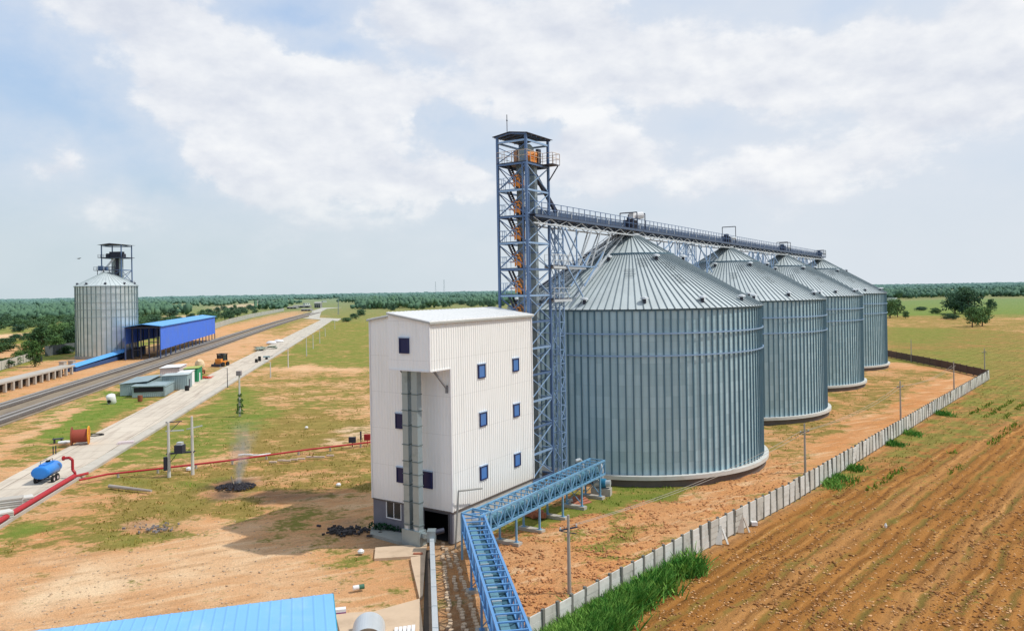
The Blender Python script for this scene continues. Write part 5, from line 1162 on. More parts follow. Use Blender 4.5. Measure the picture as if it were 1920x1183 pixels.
# white dome tank
t = thing('water_tank', 'small white domed water tank lying in the green grass left of the tin sheds', 'tank', G(208, 756), 0)
MB().lathe([(0, -.95), (.55, -.95), (.78, -.7), (.80, .75), (.55, .95), (0, 1.0)], 18, M=Matrix.Translation((0, 0, .75)) @ Matrix.Rotation(.35, 4, 'X')).build('body', WHITEP, t, smooth=True); MB().lathe([(0, -.03), (.35, -.03), (.35, .05), (0, .05)], 12, M=Matrix.Translation((.0, -.78, .45)) @ Matrix.Rotation(math.pi/2, 4, 'X')).build('opening', BLACK, t)
# barrels and junk on the road
for i, (px, py, lb) in enumerate(((480, 680, 'smaller of two black barrels standing on the far road'), (486, 677.5, 'taller of two black barrels standing on the far road'), (350, 733, 'single small dark barrel on the road below the sheds'), (262, 752, 'short dark drum below the tin shed'))):
    tag(MB().lathe([(0, 0), (.42, 0), (.44, .3), (.42, 1.1 if i != 1 else 1.5), (0, 1.1 if i != 1 else 1.5)], 14).build('barrel', BLACK if i != 3 else RUST, loc=G(px, py)), lb, 'barrel', 'barrels by the road')
t = thing('handcart', 'small grey handcart standing on the far road behind the barrels', 'cart', G(499, 674), .3); MB().box((-1.0, -.6, .6), (1.0, .6, 1.1)).build('tray', TIN, t); MB().bar((1.0, 0, .8), (2.0, 0, 1.2), .1).build('handle', DKSTEEL, t)
for y in (-.65, .65): MB().lathe([(0, -.06), (.4, -.06), (.4, .06), (0, .06)], 12, M=Matrix.Translation((0, y, .4)) @ Matrix.Rotation(math.pi/2, 4, 'X')).build('wheel', BLACK, t)
c = MB()
for i in range(10): M_ = Matrix.Translation((random.uniform(-4, 4), random.uniform(-5, 5), .4+random.random()*.5)) @ Matrix.Rotation(random.random()*3, 4, 'Z') @ Matrix.Rotation(random.random()*.6-.3, 4, 'X'); c.box((-1.6, -.9, -.12), (1.6, .9, .12), M_)
tag(c.build('sheet_heap', mat('mossy_tin', (.26, .30, .24), .8, 0, .2), loc=G(497, 656)), 'heap of grey-green sheets at the left edge of the far road', 'heap')
for i, (px, py) in enumerate(((508, 645), (522, 642))):
    tag(MB().lathe([(0, .1), (1.4, .1), (1.6, .5), (.9, 1.2), (0, 1.3)], 12, M=Matrix.Diagonal((1.4, .9, 1, 1))).build('white_heap', WHITEP, loc=G(px, py)), ['left', 'right'][i]+' one of two small white covered heaps by the far road', 'heap', 'white heaps by the far road')
# stacked slabs at the left edge
for q, (px, py, w_, n_, lb) in enumerate(((18, 952, 2.1, 5, 'tall stack of pale concrete slabs on the road at the left edge'), (42, 946, 1.7, 4, 'lower stack of pale slabs right of the tall stack at the left edge'), (2, 975, 1.6, 4, 'stack of pale slabs cut by the left edge in front of the red pipe'))):
    t = thing('slab_stack', lb, 'slab stack', G(px, py), .5+q*.2)
    for i in range(n_): MB().box((-w_/2+.06*(i % 2), -.6, .02+i*.20), (w_/2, .6+.05*(i % 3), .17+i*.20)).build('slab', CONCP if i % 2 else CONC, t)
# fire heap
p = G(442, 913); t = thing('ash_heap', 'smouldering heap of dark ash with pale sticks on the grass', 'ash heap', p, 0); c = MB()
for i in range(220):
    a = random.random()*6.3; r_ = random.random()**.6*2.0; M_ = Matrix.Translation((r_*math.cos(a), r_*math.sin(a)*.8, .05+.25*(1-r_/2))) @ Matrix.Rotation(random.random()*6, 4, 'Z') @ Matrix.Rotation(random.random(), 4, 'X'); c.box((-.13, -.07, -.05), (.13, .07, .06), M_)
c.build('ash', mat('ash', (.035, .033, .04), .95, 0, .4, 5), t)
MB().bar((-.2, 0, .2), (-.7, .5, 1.0), .09).bar((.1, .1, .2), (.5, -.3, .5), .08).build('stick', WOOD, t)
# rubbish heap
for (px, py, n_, s_, mt_, lb, cat) in ((288, 990, 34, .15, mat('grey_rubble', (.22, .20, .20), .9, 0, .4, 5), 'low heap of dark grey rubble on the sandy ground', 'rubble'), (650, 995, 110, .22, mat('dark_clumps', (.05, .045, .045), .9, 0, .3), 'dark tangled scrap lying in the shade of the building', 'scrap')):
    c = MB()
    for i in range(n_): M_ = Matrix.Translation((random.gauss(0, 1.0), random.gauss(0, .6), .0+random.random()*.12)) @ Matrix.Rotation(random.random()*6, 4, 'Z') @ Matrix.Rotation(random.random()-.5, 4, 'X'); k_ = s_*random.uniform(.4, 1); c.box((-k_, -k_*.4, -.08), (k_, k_*.4, .08), M_)
    stuff(c.build('rubble_heap', mt_, loc=G(px, py)), lb, cat)
# bottom foreground pieces
p = G(690, 1196); t = MB(); t.lathe([(.95, -1.1), (.95, 1.1)], 20, a0=0, a1=math.pi, M=Matrix.Translation((0, 0, .12)) @ Matrix.Rotation(math.radians(90), 4, 'X') ); tag(t.build('curved_sheet', PALEST, loc=p, rotz=.15), 'pale curved metal sheet lying on the apron at the bottom edge', 'metal sheet')
t = thing('board_stack', 'stack of narrow white boards on the apron near the bottom edge', 'boards', G(758, 1196), .1)
for i in range(5): MB().box((-.62+i*.25, -1.1, .1+.02*i), (-.42+i*.25, 1.0, .24+.02*i)).build('board', WHITEP, t)
MB().box((-.8, -.1, .25), (.8, 0, .33)).build('strap', RUST, t)
t = thing('white_box', 'small white and purple carton beside the blue roof corner', 'carton', G(638, 1150), .2); MB().box((-.32, -.2, .09), (.32, .2, .34)).build('carton', WHITEP, t); MB().box((-.33, -.21, .08), (.33, .21, .16)).build('stripe', mat('purple', (.22, .03, .20), .6), t)
t = thing('paint_can', 'small white and green can lying on sandy soil below the apron', 'can', G(671, 1106), .4); Mx = Matrix.Translation((0, 0, .2)) @ Matrix.Rotation(math.pi/2, 4, 'Y'); MB().lathe([(0, -.35), (.16, -.35), (.16, .05), (0, .05)], 14, M=Mx).build('can', WHITEP, t); MB().lathe([(0, .05), (.165, .05), (.165, .40), (0, .40)], 14, M=Mx).build('label_band', mat('dark_green', (.05, .16, .10), .5), t)
for i, (px, py, lb) in enumerate(((634, 911, 'round white stone on the dry grass left of the building'), (676, 1037, 'small white stone on the green patch below the shaded ground'), (574, 803, 'tiny white stone in the middle of the dry grass'))):
    tag(MB().lathe([(0, 0), (.24, .05), (.26, .2), (.12, .32), (0, .34)], 9).build('white_stone', WHITEP, loc=G(px, py)), lb, 'stone', 'white stones')
tag(MB().box((-.35, -.12, .0), (.35, .12, .2)).build('brick', BRICK, loc=G(783, 1041)), 'red brick on the sandy apron beside the drag conveyor', 'brick')
for i, (px, py, lb) in enumerate(((1345, 1018, 'broken grey panel leaning on the wall, left of two'), (1386, 996, 'dark broken slab leaning on the wall, right of two'))):
    c = MB(); c.bar((0, -.2, -.05), (.25, .35, 1.25), .5, .08).bar((.7, -.3, -.05), (.55, .3, 1.0), .16, .08); tag(c.build('broken_panel', CONCP if i == 0 else ROCK, loc=G(px, py), rotz=.2), lb, 'panel')
tag(MB().box((-.25, -.2, 0), (.25, .2, .3)).build('white_bag', WHITEP, loc=G(1413, 984)), 'small white bag at the foot of the wall', 'bag')
for i, (px, py) in enumerate(((1660, 990),)):
    c = MB(); c.lathe([(0, 0), (.08, .05), (.12, .22), (.05, .4), (0, .42)], 8); tag(c.build('egret', WHITEP, loc=G(px, py)), 'tiny white bird-like speck standing in the ploughed field', 'bird')
c = MB(); c.add([(0, 0, 0), (-.5, .1, .18), (-.15, .25, .02), (.5, .1, .18), (.15, .25, .02), (0, .5, 0), (0, -.2, .05)], [(0, 1, 2), (0, 4, 3), (0, 2, 5, 4), (6, 1, 0), (6, 0, 3)]); tag(c.build('bird', BLACK, loc=(-61, 105, 25.4)), 'tiny dark bird flying in the sky left of the lone silo', 'bird')
# ================================================================== VEGETATION
def foliage(name, c1, c2, haze=True, d0=200, d1=2600, nsc=.55, transl=.0):
    m, nt, b = newmat(name); geo = nd(nt, 'ShaderNodeNewGeometry'); P_ = geo.outputs['Position']; oi = nd(nt, 'ShaderNodeObjectInfo')
    n = noise(nt, P_, nsc, 3, .6); n2 = noise(nt, P_, .045, 3, .5); rnd = mth(nt, 'MULTIPLY_ADD', oi.outputs['Random'], .8, -.40)
    t = mth(nt, 'ADD', mth(nt, 'ADD', mth(nt, 'MULTIPLY_ADD', n, 1.8, -.75), mth(nt, 'MULTIPLY_ADD', n2, 1.2, -.3)), rnd, clamp=True)
    c = mixc(nt, t, c1, c2)
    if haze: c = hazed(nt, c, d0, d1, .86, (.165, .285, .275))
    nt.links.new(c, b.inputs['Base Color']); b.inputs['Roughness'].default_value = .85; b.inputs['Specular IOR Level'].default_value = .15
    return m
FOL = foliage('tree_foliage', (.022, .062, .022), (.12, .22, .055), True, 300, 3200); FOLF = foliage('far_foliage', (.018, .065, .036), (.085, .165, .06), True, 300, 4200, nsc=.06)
BARK = mat('bark', (.12, .09, .065), .95, 0, .2)
def leafcloud(centres, radii, per, size, seed=0, flat=.75):
    r = np.random.default_rng(seed); Vs = []
    for c_, rad in zip(centres, radii):
        k = per; d = r.normal(size=(k, 3)); d /= np.linalg.norm(d, axis=1)[:, None]; d[:, 2] *= flat
        p = np.array(c_)+d*rad*r.uniform(.55, 1.08, (k, 1)); u = r.normal(size=(k, 3)); u /= np.linalg.norm(u, axis=1)[:, None]
        v = np.cross(u, d+r.normal(size=(k, 3))*.6); v /= np.linalg.norm(v, axis=1)[:, None]+1e-9
        s_ = size*r.uniform(.6, 1.35, (k, 1)); u = u*s_; v = v*s_*.7
        Vs.append(np.stack([p-u, p-v*.8, p+u, p+v*.8], 1).reshape(-1, 3))
    V = np.concatenate(Vs); n = len(V)//4; return V, np.arange(n*4).reshape(n, 4)
def treeproto(k, seed):
    r = random.Random(seed); n = 34+k*3; cs = []; rs = []
    for i in range(n):
        a = r.random()*6.283; e = r.uniform(-.95, 1.0); rr = math.sqrt(max(0, 1-max(0, e)**2))*r.uniform(.2, .85); zc=.50+.36*e; sq=1-.25*max(0,.35-zc)*4; cs.append((rr*math.cos(a)*.5*sq, rr*math.sin(a)*.5*sq, zc)); rs.append(r.uniform(.12, .22))
    V, Fq = leafcloud(cs, rs, 46, .040, seed); o = npmesh('crown', V, Fq, FOL); o.hide_render = False
    t = MB(); t.tube([(0, 0, -.03), (.01, 0, .22), (.02, .01, .45)], [.035, .026, .018], 7)
    for i in range(6): a = i*1.05+r.random(); t.tube([(.01, 0, .18+.05*i), (.16*math.cos(a), .16*math.sin(a), .42+.06*i)], [.016, .006], 5)
    tr_ = t.build('trunk', BARK); return o, tr_
protos = [treeproto(k, 11+k) for k in range(5)]
ntree = [0]
def addtree(p, h, w, label, group, k=None, simple=False, name='tree'):
    k = random.randrange(5) if k is None else k; cr_, tr_ = protos[k]
    if simple:
        c = cr_.copy(); COL.objects.link(c); c.name = name; c.location = (p.x, p.y, -.12*h); c.scale = (w, w, h); c.rotation_euler = (0, 0, random.random()*6.28); tag(c, label, 'tree', group); return c
    t = thing(name, label, 'tree', (p.x, p.y, -.1), random.random()*6.28, group); t.scale = (w, w, h)
    for o, nm in ((cr_, 'crown'), (tr_, 'trunk')):
        c = o.copy(); COL.objects.link(c); c.parent = t; c.name = nm
    return t
big = [((65, 687), 8.2, 5.6, 'bushy tree standing on the left boundary wall line between pale and dark wall', 1), ((112, 645), 11, 12, 'wide dark tree just left of the lone shiny silo', 2), ((135, 648), 9, 8, 'dark tree partly hidden behind the lone shiny silo', 3),
       ((88, 640), 7, 8, 'green tree left of the wide dark tree beside the lone silo', 0), ((1790, 588), 15, 15, 'tall dark tree, left of the big clump in the right-hand field', 2), ((1815, 588), 17, 18, 'broad tree in the middle of the big clump in the right-hand field', 4),
       ((1803, 587), 18, 14, 'tallest tree at the back of the big clump in the right-hand field', 1), ((1822, 613), 9.5, 9, 'dark round tree standing in front in the right-hand field', 0), ((1841, 611), 10, 9, 'lighter green tree beside the dark round one in the right-hand field', 3),
       ((1857, 583), 9, 8, 'small tree right of the clump in the right-hand field', 1), ((1668, 596), 13, 11, 'dark tree touching the edge of the farthest silo', 2), ((1682, 594), 11, 9, 'dark tree second from the farthest silo edge', 0), ((1697, 597), 5.0, 4, 'small brownish sapling alone near the farthest silo', 3),
       ((322, 596), 9, 13, 'dark tree rising behind the middle of the blue shed', 4), ((430, 600), 8, 9, 'round tree by the far boundary wall right of the blue shed', 1), ((445, 594), 9, 9, 'dark tree by the far boundary wall second from the blue shed', 2)]
for b_, h, w, lb, k in big: addtree(G(*b_), h, w, lb, None, k)
bushes = [((1778, 598), 3.2, 8), ((1790, 599), 2.6, 6), ((1752, 588), 4, 7), ((1727, 582), 3, 10), ((20, 684), 2.6, 6), ((40, 676), 3.4, 6), ((3, 690), 2.6, 7), ((48, 664), 4.5, 5), ((30, 640), 3.2, 9), ((50, 636), 3, 8), ((10, 645), 3, 9), ((70, 632), 4, 8), ((100, 664), 2.6, 7), ((125, 662), 2.6, 7), ((20, 612), 4, 10), ((50, 614), 6, 9), ((62, 613), 5, 8),
          ((85, 645), 6, 9), ((100, 650), 6, 9), ((128, 652), 6, 9), ((76, 655), 4, 7), ((-8, 662), 4, 8), ((8, 658), 3.4, 9), ((98, 632), 6, 9), ((80, 622), 6, 10), ((130, 628), 7, 10), ((35, 622), 5, 9), ((5, 618), 6, 10), ((72, 640), 5, 9), ((112, 660), 3.4, 7), ((675, 592), 6, 9), ((662, 598), 4, 9), ((650, 603), 3, 8)]
for i, (b_, h, w) in enumerate(bushes):
    side = 'in the right-hand field' if b_[0] > 1000 else ('in the pasture left of the white building' if b_[0] > 600 else 'beyond the boundary wall at the left of the view')
    addtree(G(*b_), h*1.25, w, 'low rounded green bush '+side, 'bushes '+side, None, True, 'bush')
nogo = [[(-600,610),(100,612),(108,636),(60,664),(-600,780)], [(55,595),(110,590),(118,594),(66,599)], [(420,566),(640,560),(640,566),(500,572)], [(260,578),(300,572),(420,571),(330,576)], [(0,576),(60,573),(138,574),(60,579)], [(-900,900),(0,655),(0,700),(63,676),(143,660),(255,642),(410,604),(530,581),(560,570),(610,566),(672,569),(672,600),(690,1183),(-900,1400)],
        [(-300,655),(0,650),(60,636),(115,634),(110,655),(20,665),(-300,700)], [(-300,645),(0,624),(110,618),(150,628),(60,634)], [(270,596),(330,590),(415,590),(330,602)], [(300,582),(380,574),(440,578),(380,590)],
        [(395,576),(450,569),(455,578),(400,584)], [(450,570),(492,566),(487,575),(455,579)], [(640,1300),(672,584),(820,579),(935,575),(1000,575),(1660,562),(1800,557.5),(1920,556),(3500,600),(3500,3000)]]
r_ = random.Random(5); pts = []
def ok(px, py): 
    P_ = np.array([px]), np.array([py]); return not any(inpoly(*P_, q)[0] for q in nogo)
tries = 0
while len(pts) < 265 and tries < 30000:
    tries += 1; Yt = 250*math.exp(r_.random()*1.5); Xt = Yt*r_.uniform(-.74, .74); px, py = PX(Xt, Yt)
    if not ok(px, py): continue
    if vnoise(np.array([Xt*.012]), np.array([Yt*.012]))[0] < .30+(.12 if Yt < 450 else -.1): continue
    if any((Xt-a)**2+(Yt-b_)**2 < 49 for a, b_ in pts): continue
    pts.append((Xt, Yt))
for q in range(26):
    Yt = r_.uniform(930, 1150); Xt = Yt*(r_.uniform(.50, .72)); px, py = PX(Xt, Yt)
    if ok(px, py): pts.append((Xt, Yt))
pts.sort(key=lambda q: q[1])
for i, (x, y) in enumerate(pts):
    h = r_.uniform(6.0, 9.5); w = h*r_.uniform(.95, 1.5); zone = 'on the left side of the view' if x < -60 else ('behind the white building' if x < 60 else 'on the right side of the view')
    addtree(Vector((x, y, 0)), h, w, ('rounded green tree in the wooded plain ' if y < 520 else 'small distant dark green tree in the wooded plain ')+zone, 'trees in the plain '+zone+(' nearer' if y < 520 else ' farther'), None, y > 420)
for cr_, tr_ in protos: bpy.data.objects.remove(cr_); bpy.data.objects.remove(tr_)
# far woodland: overlapping small crowns, one mass to the horizon
def ico():
    t = (1+5**.5)/2; v = np.array([(-1, t, 0), (1, t, 0), (-1, -t, 0), (1, -t, 0), (0, -1, t), (0, 1, t), (0, -1, -t), (0, 1, -t), (t, 0, -1), (t, 0, 1), (-t, 0, -1), (-t, 0, 1)], float); v /= np.linalg.norm(v[0])
    f = np.array([(0, 11, 5), (0, 5, 1), (0, 1, 7), (0, 7, 10), (0, 10, 11), (1, 5, 9), (5, 11, 4), (11, 10, 2), (10, 7, 6), (7, 1, 8), (3, 9, 4), (3, 4, 2), (3, 2, 6), (3, 6, 8), (3, 8, 9), (4, 9, 5), (2, 4, 11), (6, 2, 10), (8, 6, 7), (9, 8, 1)])
    return v, f
IV, IF = ico()
def blobs(P, Sx, Sz, jit=.16):
    n = len(P); J = 1+rng.normal(0, jit, (n, 12, 1)); V = P[:, None, :]+IV[None]*J*np.stack([Sx, Sx, Sz], 1)[:, None, :]; Fb = IF[None]+(np.arange(n)*12)[:, None, None]
    return V.reshape(-1, 3), Fb.reshape(-1, 3)
n0 = 26000; Yt = 560*np.exp(rng.random(n0)*2.55); Xt = Yt*rng.uniform(-.80, .80, n0); px, py = PX(Xt, Yt); keep = np.ones(n0, bool)
for q in nogo: keep &= ~inpoly(px, py, q)
dn = fbm(Xt*.004+3, Yt*.004+7, 3); keep &= (dn > np.where(Yt < 900, .47, np.where(Yt < 1800, .44, .37))); keep &= ~((Yt < 760) & (rng.random(n0) < .5))
Xt, Yt = Xt[keep], Yt[keep]; k3 = 4
P = np.repeat(np.stack([Xt, Yt, np.zeros(len(Xt))], 1), k3, 0); sc = np.repeat(np.clip(Yt/1300, 1, 4.2), k3); hh = np.repeat(rng.uniform(6.5, 11.5, len(Xt))*np.where(Xt > 60, 1.1, 1.0)*(.55+.95*fbm(Xt*.011+40, Yt*.006+3, 3)), k3)
P[:, 0] += rng.normal(0, 2.6, len(P))*sc; P[:, 1] += rng.normal(0, 2.6, len(P))*sc; Sz = hh*rng.uniform(.28, .46, len(P)); P[:, 2] = hh*rng.uniform(.35, .75, len(P)); fz = np.clip((P[:, 1]-3000)/5000, 0, 1); P[:, 2] += fz*6
V, Fb = blobs(P, rng.uniform(1.6, 3.4, len(P))*sc, Sz); o = npmesh('woodland', V, Fb, FOLF, smooth=True); stuff(o, 'hazy mass of far trees covering the plain up to the horizon', 'woodland')
# distant white buildings
for i, ((b_, w_, h_, d_), lb) in enumerate(zip((((732, 563), 17, 7, 14), ((756, 562), 26, 6, 14), ((823, 556), 15, 5, 12), ((806, 558), 10, 4, 10), ((487, 568), 12, 6, 10), ((497, 569), 13, 4, 10), ((607, 567), 8, 3.5, 9), ((574, 572), 9, 3.5, 9), ((1745, 551), 22, 5, 14), ((1672, 566), 8, 4, 8)),
        ('left one of two white flat buildings among the trees behind the white processing building', 'right, longer one of two white flat buildings among far trees behind the processing building', 'distant long white roof below the right radio mast', 'small distant white building left of the radio masts', 'white two-storey house among trees beyond the far boundary wall', 'low white annex right of the white two-storey house', 'small white roof at the far end of the road', 'small pale roof among the trees left of the road end', 'long pale roof among the trees at the right horizon', 'tiny white hut beside the farthest silo'))):
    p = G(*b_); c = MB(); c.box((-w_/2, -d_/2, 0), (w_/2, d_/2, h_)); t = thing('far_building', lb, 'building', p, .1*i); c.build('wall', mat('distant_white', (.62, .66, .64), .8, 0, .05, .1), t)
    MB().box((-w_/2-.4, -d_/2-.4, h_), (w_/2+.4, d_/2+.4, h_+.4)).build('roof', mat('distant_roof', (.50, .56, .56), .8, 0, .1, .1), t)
    c = MB(); 
    for q in range(max(2, int(w_/4))): x = -w_/2+1.5+q*4; c = MB().box((x, -d_/2-.05, h_*.35), (x+1.4, -d_/2+.05, h_*.7)); c.build('window', mat('distant_window', (.10, .16, .18), .7), t)
# loading yard at the end of the tracks
for i, (px, py, w_, h_, lb) in enumerate(((596, 577, 9, 8, 'grey steel gate building beside the far end of the road'), (566, 577, 26, 3.5, 'long grey stockpile shed at the end of the railway'), (548, 579, 14, 3, 'low pale loading shed left at the end of the railway'), (575, 583, 12, 2.5, 'low grey shed in front of the stockpile at the railway end'))):
    p = G(px, py); t = thing('yard_building', lb, 'shed', p, -.2); MB().box((-w_/2, -3, 0), (w_/2, 3, h_*.85)).build('wall', mat('yard_grey', (.28, .29, .28), .85, 0, .3, .3), t); MB().add([(-w_/2-.4, -3.4, h_*.85), (w_/2+.4, -3.4, h_*.85), (w_/2+.4, 3.4, h_*.85), (-w_/2-.4, 3.4, h_*.85), (-w_/2-.4, 0, h_), (w_/2+.4, 0, h_)], [(0, 1, 5, 4), (4, 5, 2, 3), (0, 4, 3), (1, 2, 5)]).build('roof', mat('yard_roof', (.52, .52, .50), .8, 0, .1, .3), t)
    for q in range(3): MB().box((-w_/2+w_*(q+.2)/3, -3.1, .2), (-w_/2+w_*(q+.75)/3, -2.98, h_*.5)).build('opening', DKSTEEL, t)

# ---------------------------------------------------------------- small ground cover
gyi = lambda x, y: (np.clip(np.searchsorted(gx, x)-1, 0, nx-2), np.clip(np.searchsorted(gy, y)-1, 0, ny-2))
def sample(n, x0, x1, y0, y1, zone=None):
    px = rng.uniform(x0, x1, n); py = rng.uniform(y0, y1, n); u = px-960; v = py-591.5; uu = u*CR-v*SR; vv = u*SR+v*CR+DH
    Yt = H*F/vv; Xt = uu/F*Yt; i, j = gyi(Xt, Yt); id_ = j*nx+i; return px, py, Xt, Yt, id_, ZZ[id_]
def clods(name, n, reg, cond, smin, smax, material, label, cat, poly=None):
    px, py, Xt, Yt, id_, zz = sample(n, *reg); k = cond(id_)
    if poly is not None: k &= inpoly(px, py, poly)
    Xt, Yt, zz = Xt[k], Yt[k], zz[k]; n = len(Xt); s_ = rng.uniform(smin, smax, n)*rng.uniform(.5, 1, n)
    P = np.stack([Xt, Yt, zz+s_*.2], 1); V, Fb = blobs(P, s_, s_*rng.uniform(.3, .65, n), .42); o = npmesh(name, V, Fb, material); stuff(o, label, cat); return o
SOILM = mat('field_soil', (.28, .125, .04), .95, 0, .55, .9); RUBM = mat('orange_soil', (.50, .235, .10), .95, 0, .30, .8)
CLN = fbm(X*.22+31, Y*.22+12, 3)
clods('soil_clods', 20000, (1000, 1935, 800, 1190), lambda i: (PL[i] > .7) & (GR[i] < .4) & (rng.random(len(i)) < np.clip((CLN[i]-.36)*3, .12, .8)), .025, .135, SOILM, 'brown clods of earth scattered over the ploughed field', 'soil clods')
clods('dirt_clods', 14000, (860, 1500, 840, 1190), lambda i: (RB[i] > .35) & (PL[i] < .1), .03, .15, RUBM, 'rough orange clods heaped between the silos and the panel wall', 'dirt clods')
clods('pale_clods', 5000, (1000, 1935, 820, 1190), lambda i: (PL[i] > .7) & (GR[i] < .4), .03, .12, mat('pale_soil', (.62, .36, .17), .95, 0, .3, .9), 'lighter dry clods and straw scattered over the ploughed field', 'pale clods')
clods('loose_stones', 2600, (0, 900, 900, 1190), lambda i: (GR[i] < .35) & (flat[i] < .3), .03, .11, mat('stone', (.50, .36, .24), .95, 0, .35, .7), 'loose stones and lumps scattered over the sandy yard', 'stones')
def tufts(name, n, reg, cond, h0, h1, wd, material, label, cat, poly=None, blades=4, spread=.25, pts=None):
    if pts is None:
        px, py, Xt, Yt, id_, zz = sample(n, *reg); k = cond(id_)
        if poly is not None: k &= inpoly(px, py, poly)
        Xt, Yt, zz = Xt[k], Yt[k], zz[k]
    else: Xt, Yt, zz = pts
    Xt = np.repeat(Xt, blades)+rng.normal(0, spread, len(Xt)*blades); Yt = np.repeat(Yt, blades)+rng.normal(0, spread, len(Yt)*blades); zz = np.repeat(zz, blades); n = len(Xt)
    a = rng.random(n)*6.283; h = rng.uniform(h0, h1, n); w = wd*rng.uniform(.6, 1.4, n); lx = rng.normal(0, .35, n)*h; ly = rng.normal(0, .35, n)*h
    b0 = np.stack([Xt-w*np.cos(a), Yt-w*np.sin(a), zz-.03], 1); b1 = np.stack([Xt+w*np.cos(a), Yt+w*np.sin(a), zz-.03], 1); t0 = np.stack([Xt+lx+w*.7*np.cos(a), Yt+ly+w*.7*np.sin(a), zz+h*.75], 1); t1 = np.stack([Xt+lx*1.4, Yt+ly*1.4, zz+h], 1)
    V = np.stack([b0, b1, t0, t1], 1).reshape(-1, 3); o = npmesh(name, V, np.arange(n*4).reshape(n, 4), material); stuff(o, label, cat); return o
GRASSM = foliage('grass_blades', (.20, .17, .03), (.40, .33, .08), True, 250, 3000, .5); LUSHM = foliage('lush_blades', (.12, .20, .02), (.26, .36, .05), True, 250, 3000, .6); WEEDM = foliage('weed_leaves', (.05, .20, .03), (.36, .56, .11), False, nsc=1.6)
offroad = lambda i: flat[i] < .35
tufts('dry_grass', 14000, (0, 1920, 700, 1190), lambda i: (GR[i] > .5) & (LU[i] < .5) & offroad(i), .06, .24, .05, GRASSM, 'dry olive grass tufts covering the open ground', 'grass')
tufts('green_grass', 12000, (0, 1920, 690, 1190), lambda i: (GR[i] > .8) & (LU[i] >= .5) & offroad(i), .08, .26, .05, LUSHM, 'fresh green grass patches around the road and silos', 'grass')
def along(n, i0, i1, d0, d1, f=lambda t: 1.0):
    a, b_ = wb[i0], wb[i1]; d = (b_-a).normalized(); nn = Vector((d.y, -d.x, 0)); t = rng.random(n); k = rng.random(n) < np.array([f(q) for q in t]); t = t[k]; o_ = rng.uniform(d0, d1, len(t))**1.0
    X_ = a.x+(b_.x-a.x)*t+nn.x*o_; Y_ = a.y+(b_.y-a.y)*t+nn.y*o_; return X_, Y_, np.full(len(X_), -.1)
X1, Y1, Z1 = along(6500, 0, 1, .15, 2.6); X1 = X1+np.abs(rng.normal(0, .5, len(X1))); Z1 = Z1*1; t_ = np.clip((Y1-wb[0].y)/(wb[1].y-wb[0].y), 0, 1.1); dd = (X1-wb[0].x)*(wb[1]-wb[0]).normalized().y-(Y1-wb[0].y)*(wb[1]-wb[0]).normalized().x; wn_ = fbm(X1*.55+5, Y1*.55+9, 3); k = (rng.random(len(t_)) < np.clip(1.25-t_*1.05, .04, 1)) & (dd < (1.25-t_*.75)*(.8+5.2*(wn_-.28)))
tufts('tall_weeds', 0, None, None, .25, 1.45, .05, WEEDM, 'dense bright green weeds growing against the outer side of the wall', 'weeds', pts=(X1[k], Y1[k], Z1[k]), blades=8, spread=.42)
c_ = [G(1668, 832), G(1700, 812), G(1590, 876), G(1560, 895), G(1548, 905), G(1760, 775)]
X1 = np.concatenate([p.x+rng.normal(.4, .55, 60) for p in c_]); Y1 = np.concatenate([p.y+rng.normal(-.3, .9, 60) for p in c_])
tufts('wall_weeds', 0, None, None, .15, .7, .06, WEEDM, 'small clumps of green weeds at the foot of the wall farther along', 'weeds', pts=(X1, Y1, np.full(len(X1), -.1)), blades=5, spread=.3)
# crop rows, upper right of the field
th = math.radians(47.0); dx, dy = math.cos(th), math.sin(th); XX = []; YY = []
for rr in range(-8, 14):
    b0x, b0y = 45+rr*2.15*dy, 62-rr*2.15*dx
    for q in np.arange(0, 75, .45):
        x, y = b0x+dx*q, b0y+dy*q; g_ = vnoise(np.array([x*.09+rr*3.1]), np.array([y*.09]))[0]
        if g_ > .56+.0025*max(0, 60-q) and random.random() < .75: XX.append(x+random.gauss(0, .15)); YY.append(y+random.gauss(0, .15))
tufts('crop_rows', 0, None, None, .12, .42, .09, LUSHM, 'broken rows of small green crop plants in the upper part of the ploughed field', 'crop plants', pts=(np.array(XX), np.array(YY), np.full(len(XX), -.08)), blades=4, spread=.18)
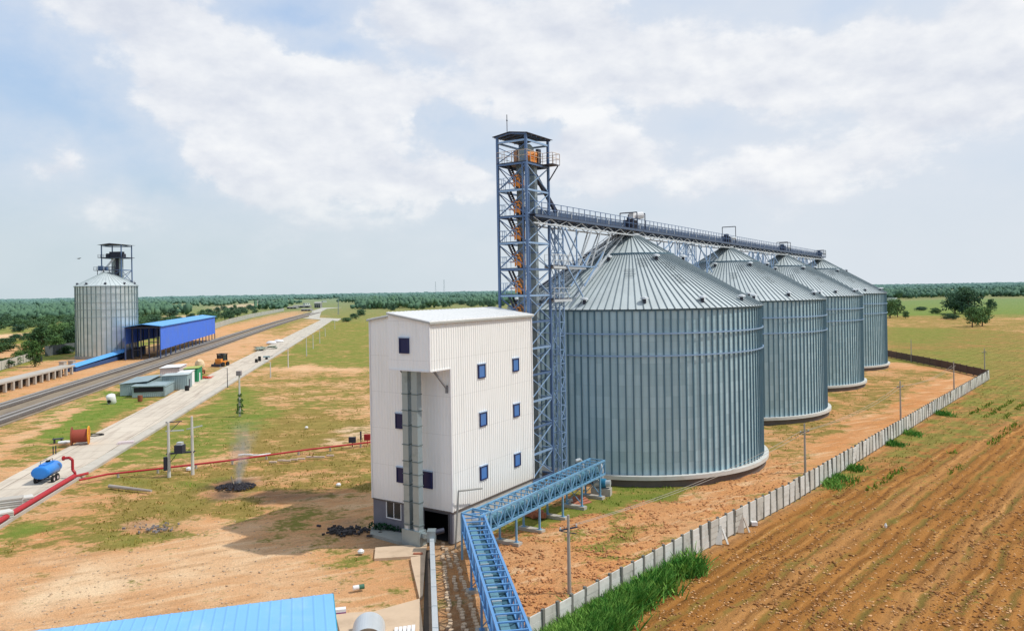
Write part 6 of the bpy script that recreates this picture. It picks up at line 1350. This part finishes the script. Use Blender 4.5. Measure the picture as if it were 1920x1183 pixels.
# creeper on the floodlight pole and plants by the building
p = G(449, 780); X1 = p.x+rng.normal(0, .28, 160); Y1 = p.y+rng.normal(0, .28, 160)
V, Fq = leafcloud([(0, 0, .8), (.05, 0, 1.7), (0, 0, 2.6), (.05, 0, 3.4)], [.75, .6, .5, .38], 90, .16, 5); o = npmesh('creeper', V, Fq, FOL); o.location = p; tag(o, 'dark green creeper wrapped round the foot of the floodlight pole', 'creeper')
q = G(712, 992); V, Fq = leafcloud([(i*.55-1.2, -.15*i, .3) for i in range(6)], [.38]*6, 60, .12, 9); o = npmesh('potted_plants', V, Fq, foliage('dark_shrub', (.008, .04, .02), (.03, .10, .04), False)); o.location = q+Vector((.6, -.3, .1)); tag(o, 'row of small dark shrubs on the shaded slab before the grey wall', 'shrubs')

# smoke
p = G(444, 910); m = bpy.data.materials.new('smoke'); m.use_nodes = True; nt = m.node_tree; nt.nodes.remove(nt.nodes['Principled BSDF'])
pv = nd(nt, 'ShaderNodeVolumePrincipled'); nt.links.new(pv.outputs[0], nt.nodes['Material Output'].inputs['Volume']); pv.inputs['Color'].default_value = (.75, .80, .84, 1)
tc = nd(nt, 'ShaderNodeTexCoord'); sp = nd(nt, 'ShaderNodeSeparateXYZ'); nt.links.new(tc.outputs['Object'], sp.inputs[0])
zz_ = sp.outputs[2]; cx_ = mth(nt, 'MULTIPLY', zz_, .15); dx_ = mth(nt, 'SUBTRACT', sp.outputs[0], cx_); rad = mth(nt, 'SQRT', mth(nt, 'ADD', mth(nt, 'MULTIPLY', dx_, dx_), mth(nt, 'MULTIPLY', sp.outputs[1], sp.outputs[1])))
wd_ = mth(nt, 'MULTIPLY_ADD', zz_, .22, .40); fall = sstep(nt, mth(nt, 'DIVIDE', rad, wd_), 1.25, .1)
nn = sstep(nt, noise(nt, vscale(nt, tc.outputs['Object'], (1, 1, .55)), 1.0, 4, .6, .6), .36, .66)
top_ = sstep(nt, zz_, 7.6, 2.0); den = mth(nt, 'MULTIPLY', mth(nt, 'MULTIPLY', fall, nn), mth(nt, 'MULTIPLY', top_, mth(nt, 'DIVIDE', 1.7, mth(nt, 'MULTIPLY_ADD', zz_, .30, .6))))
nt.links.new(den, pv.inputs['Density'])
o = MB().box((-1.6, -1.9, .1), (3.2, 1.9, 7.8)).build('smoke', m, loc=p); tag(o, 'thin pale blue-grey smoke rising from the ash heap on the grass', 'smoke')
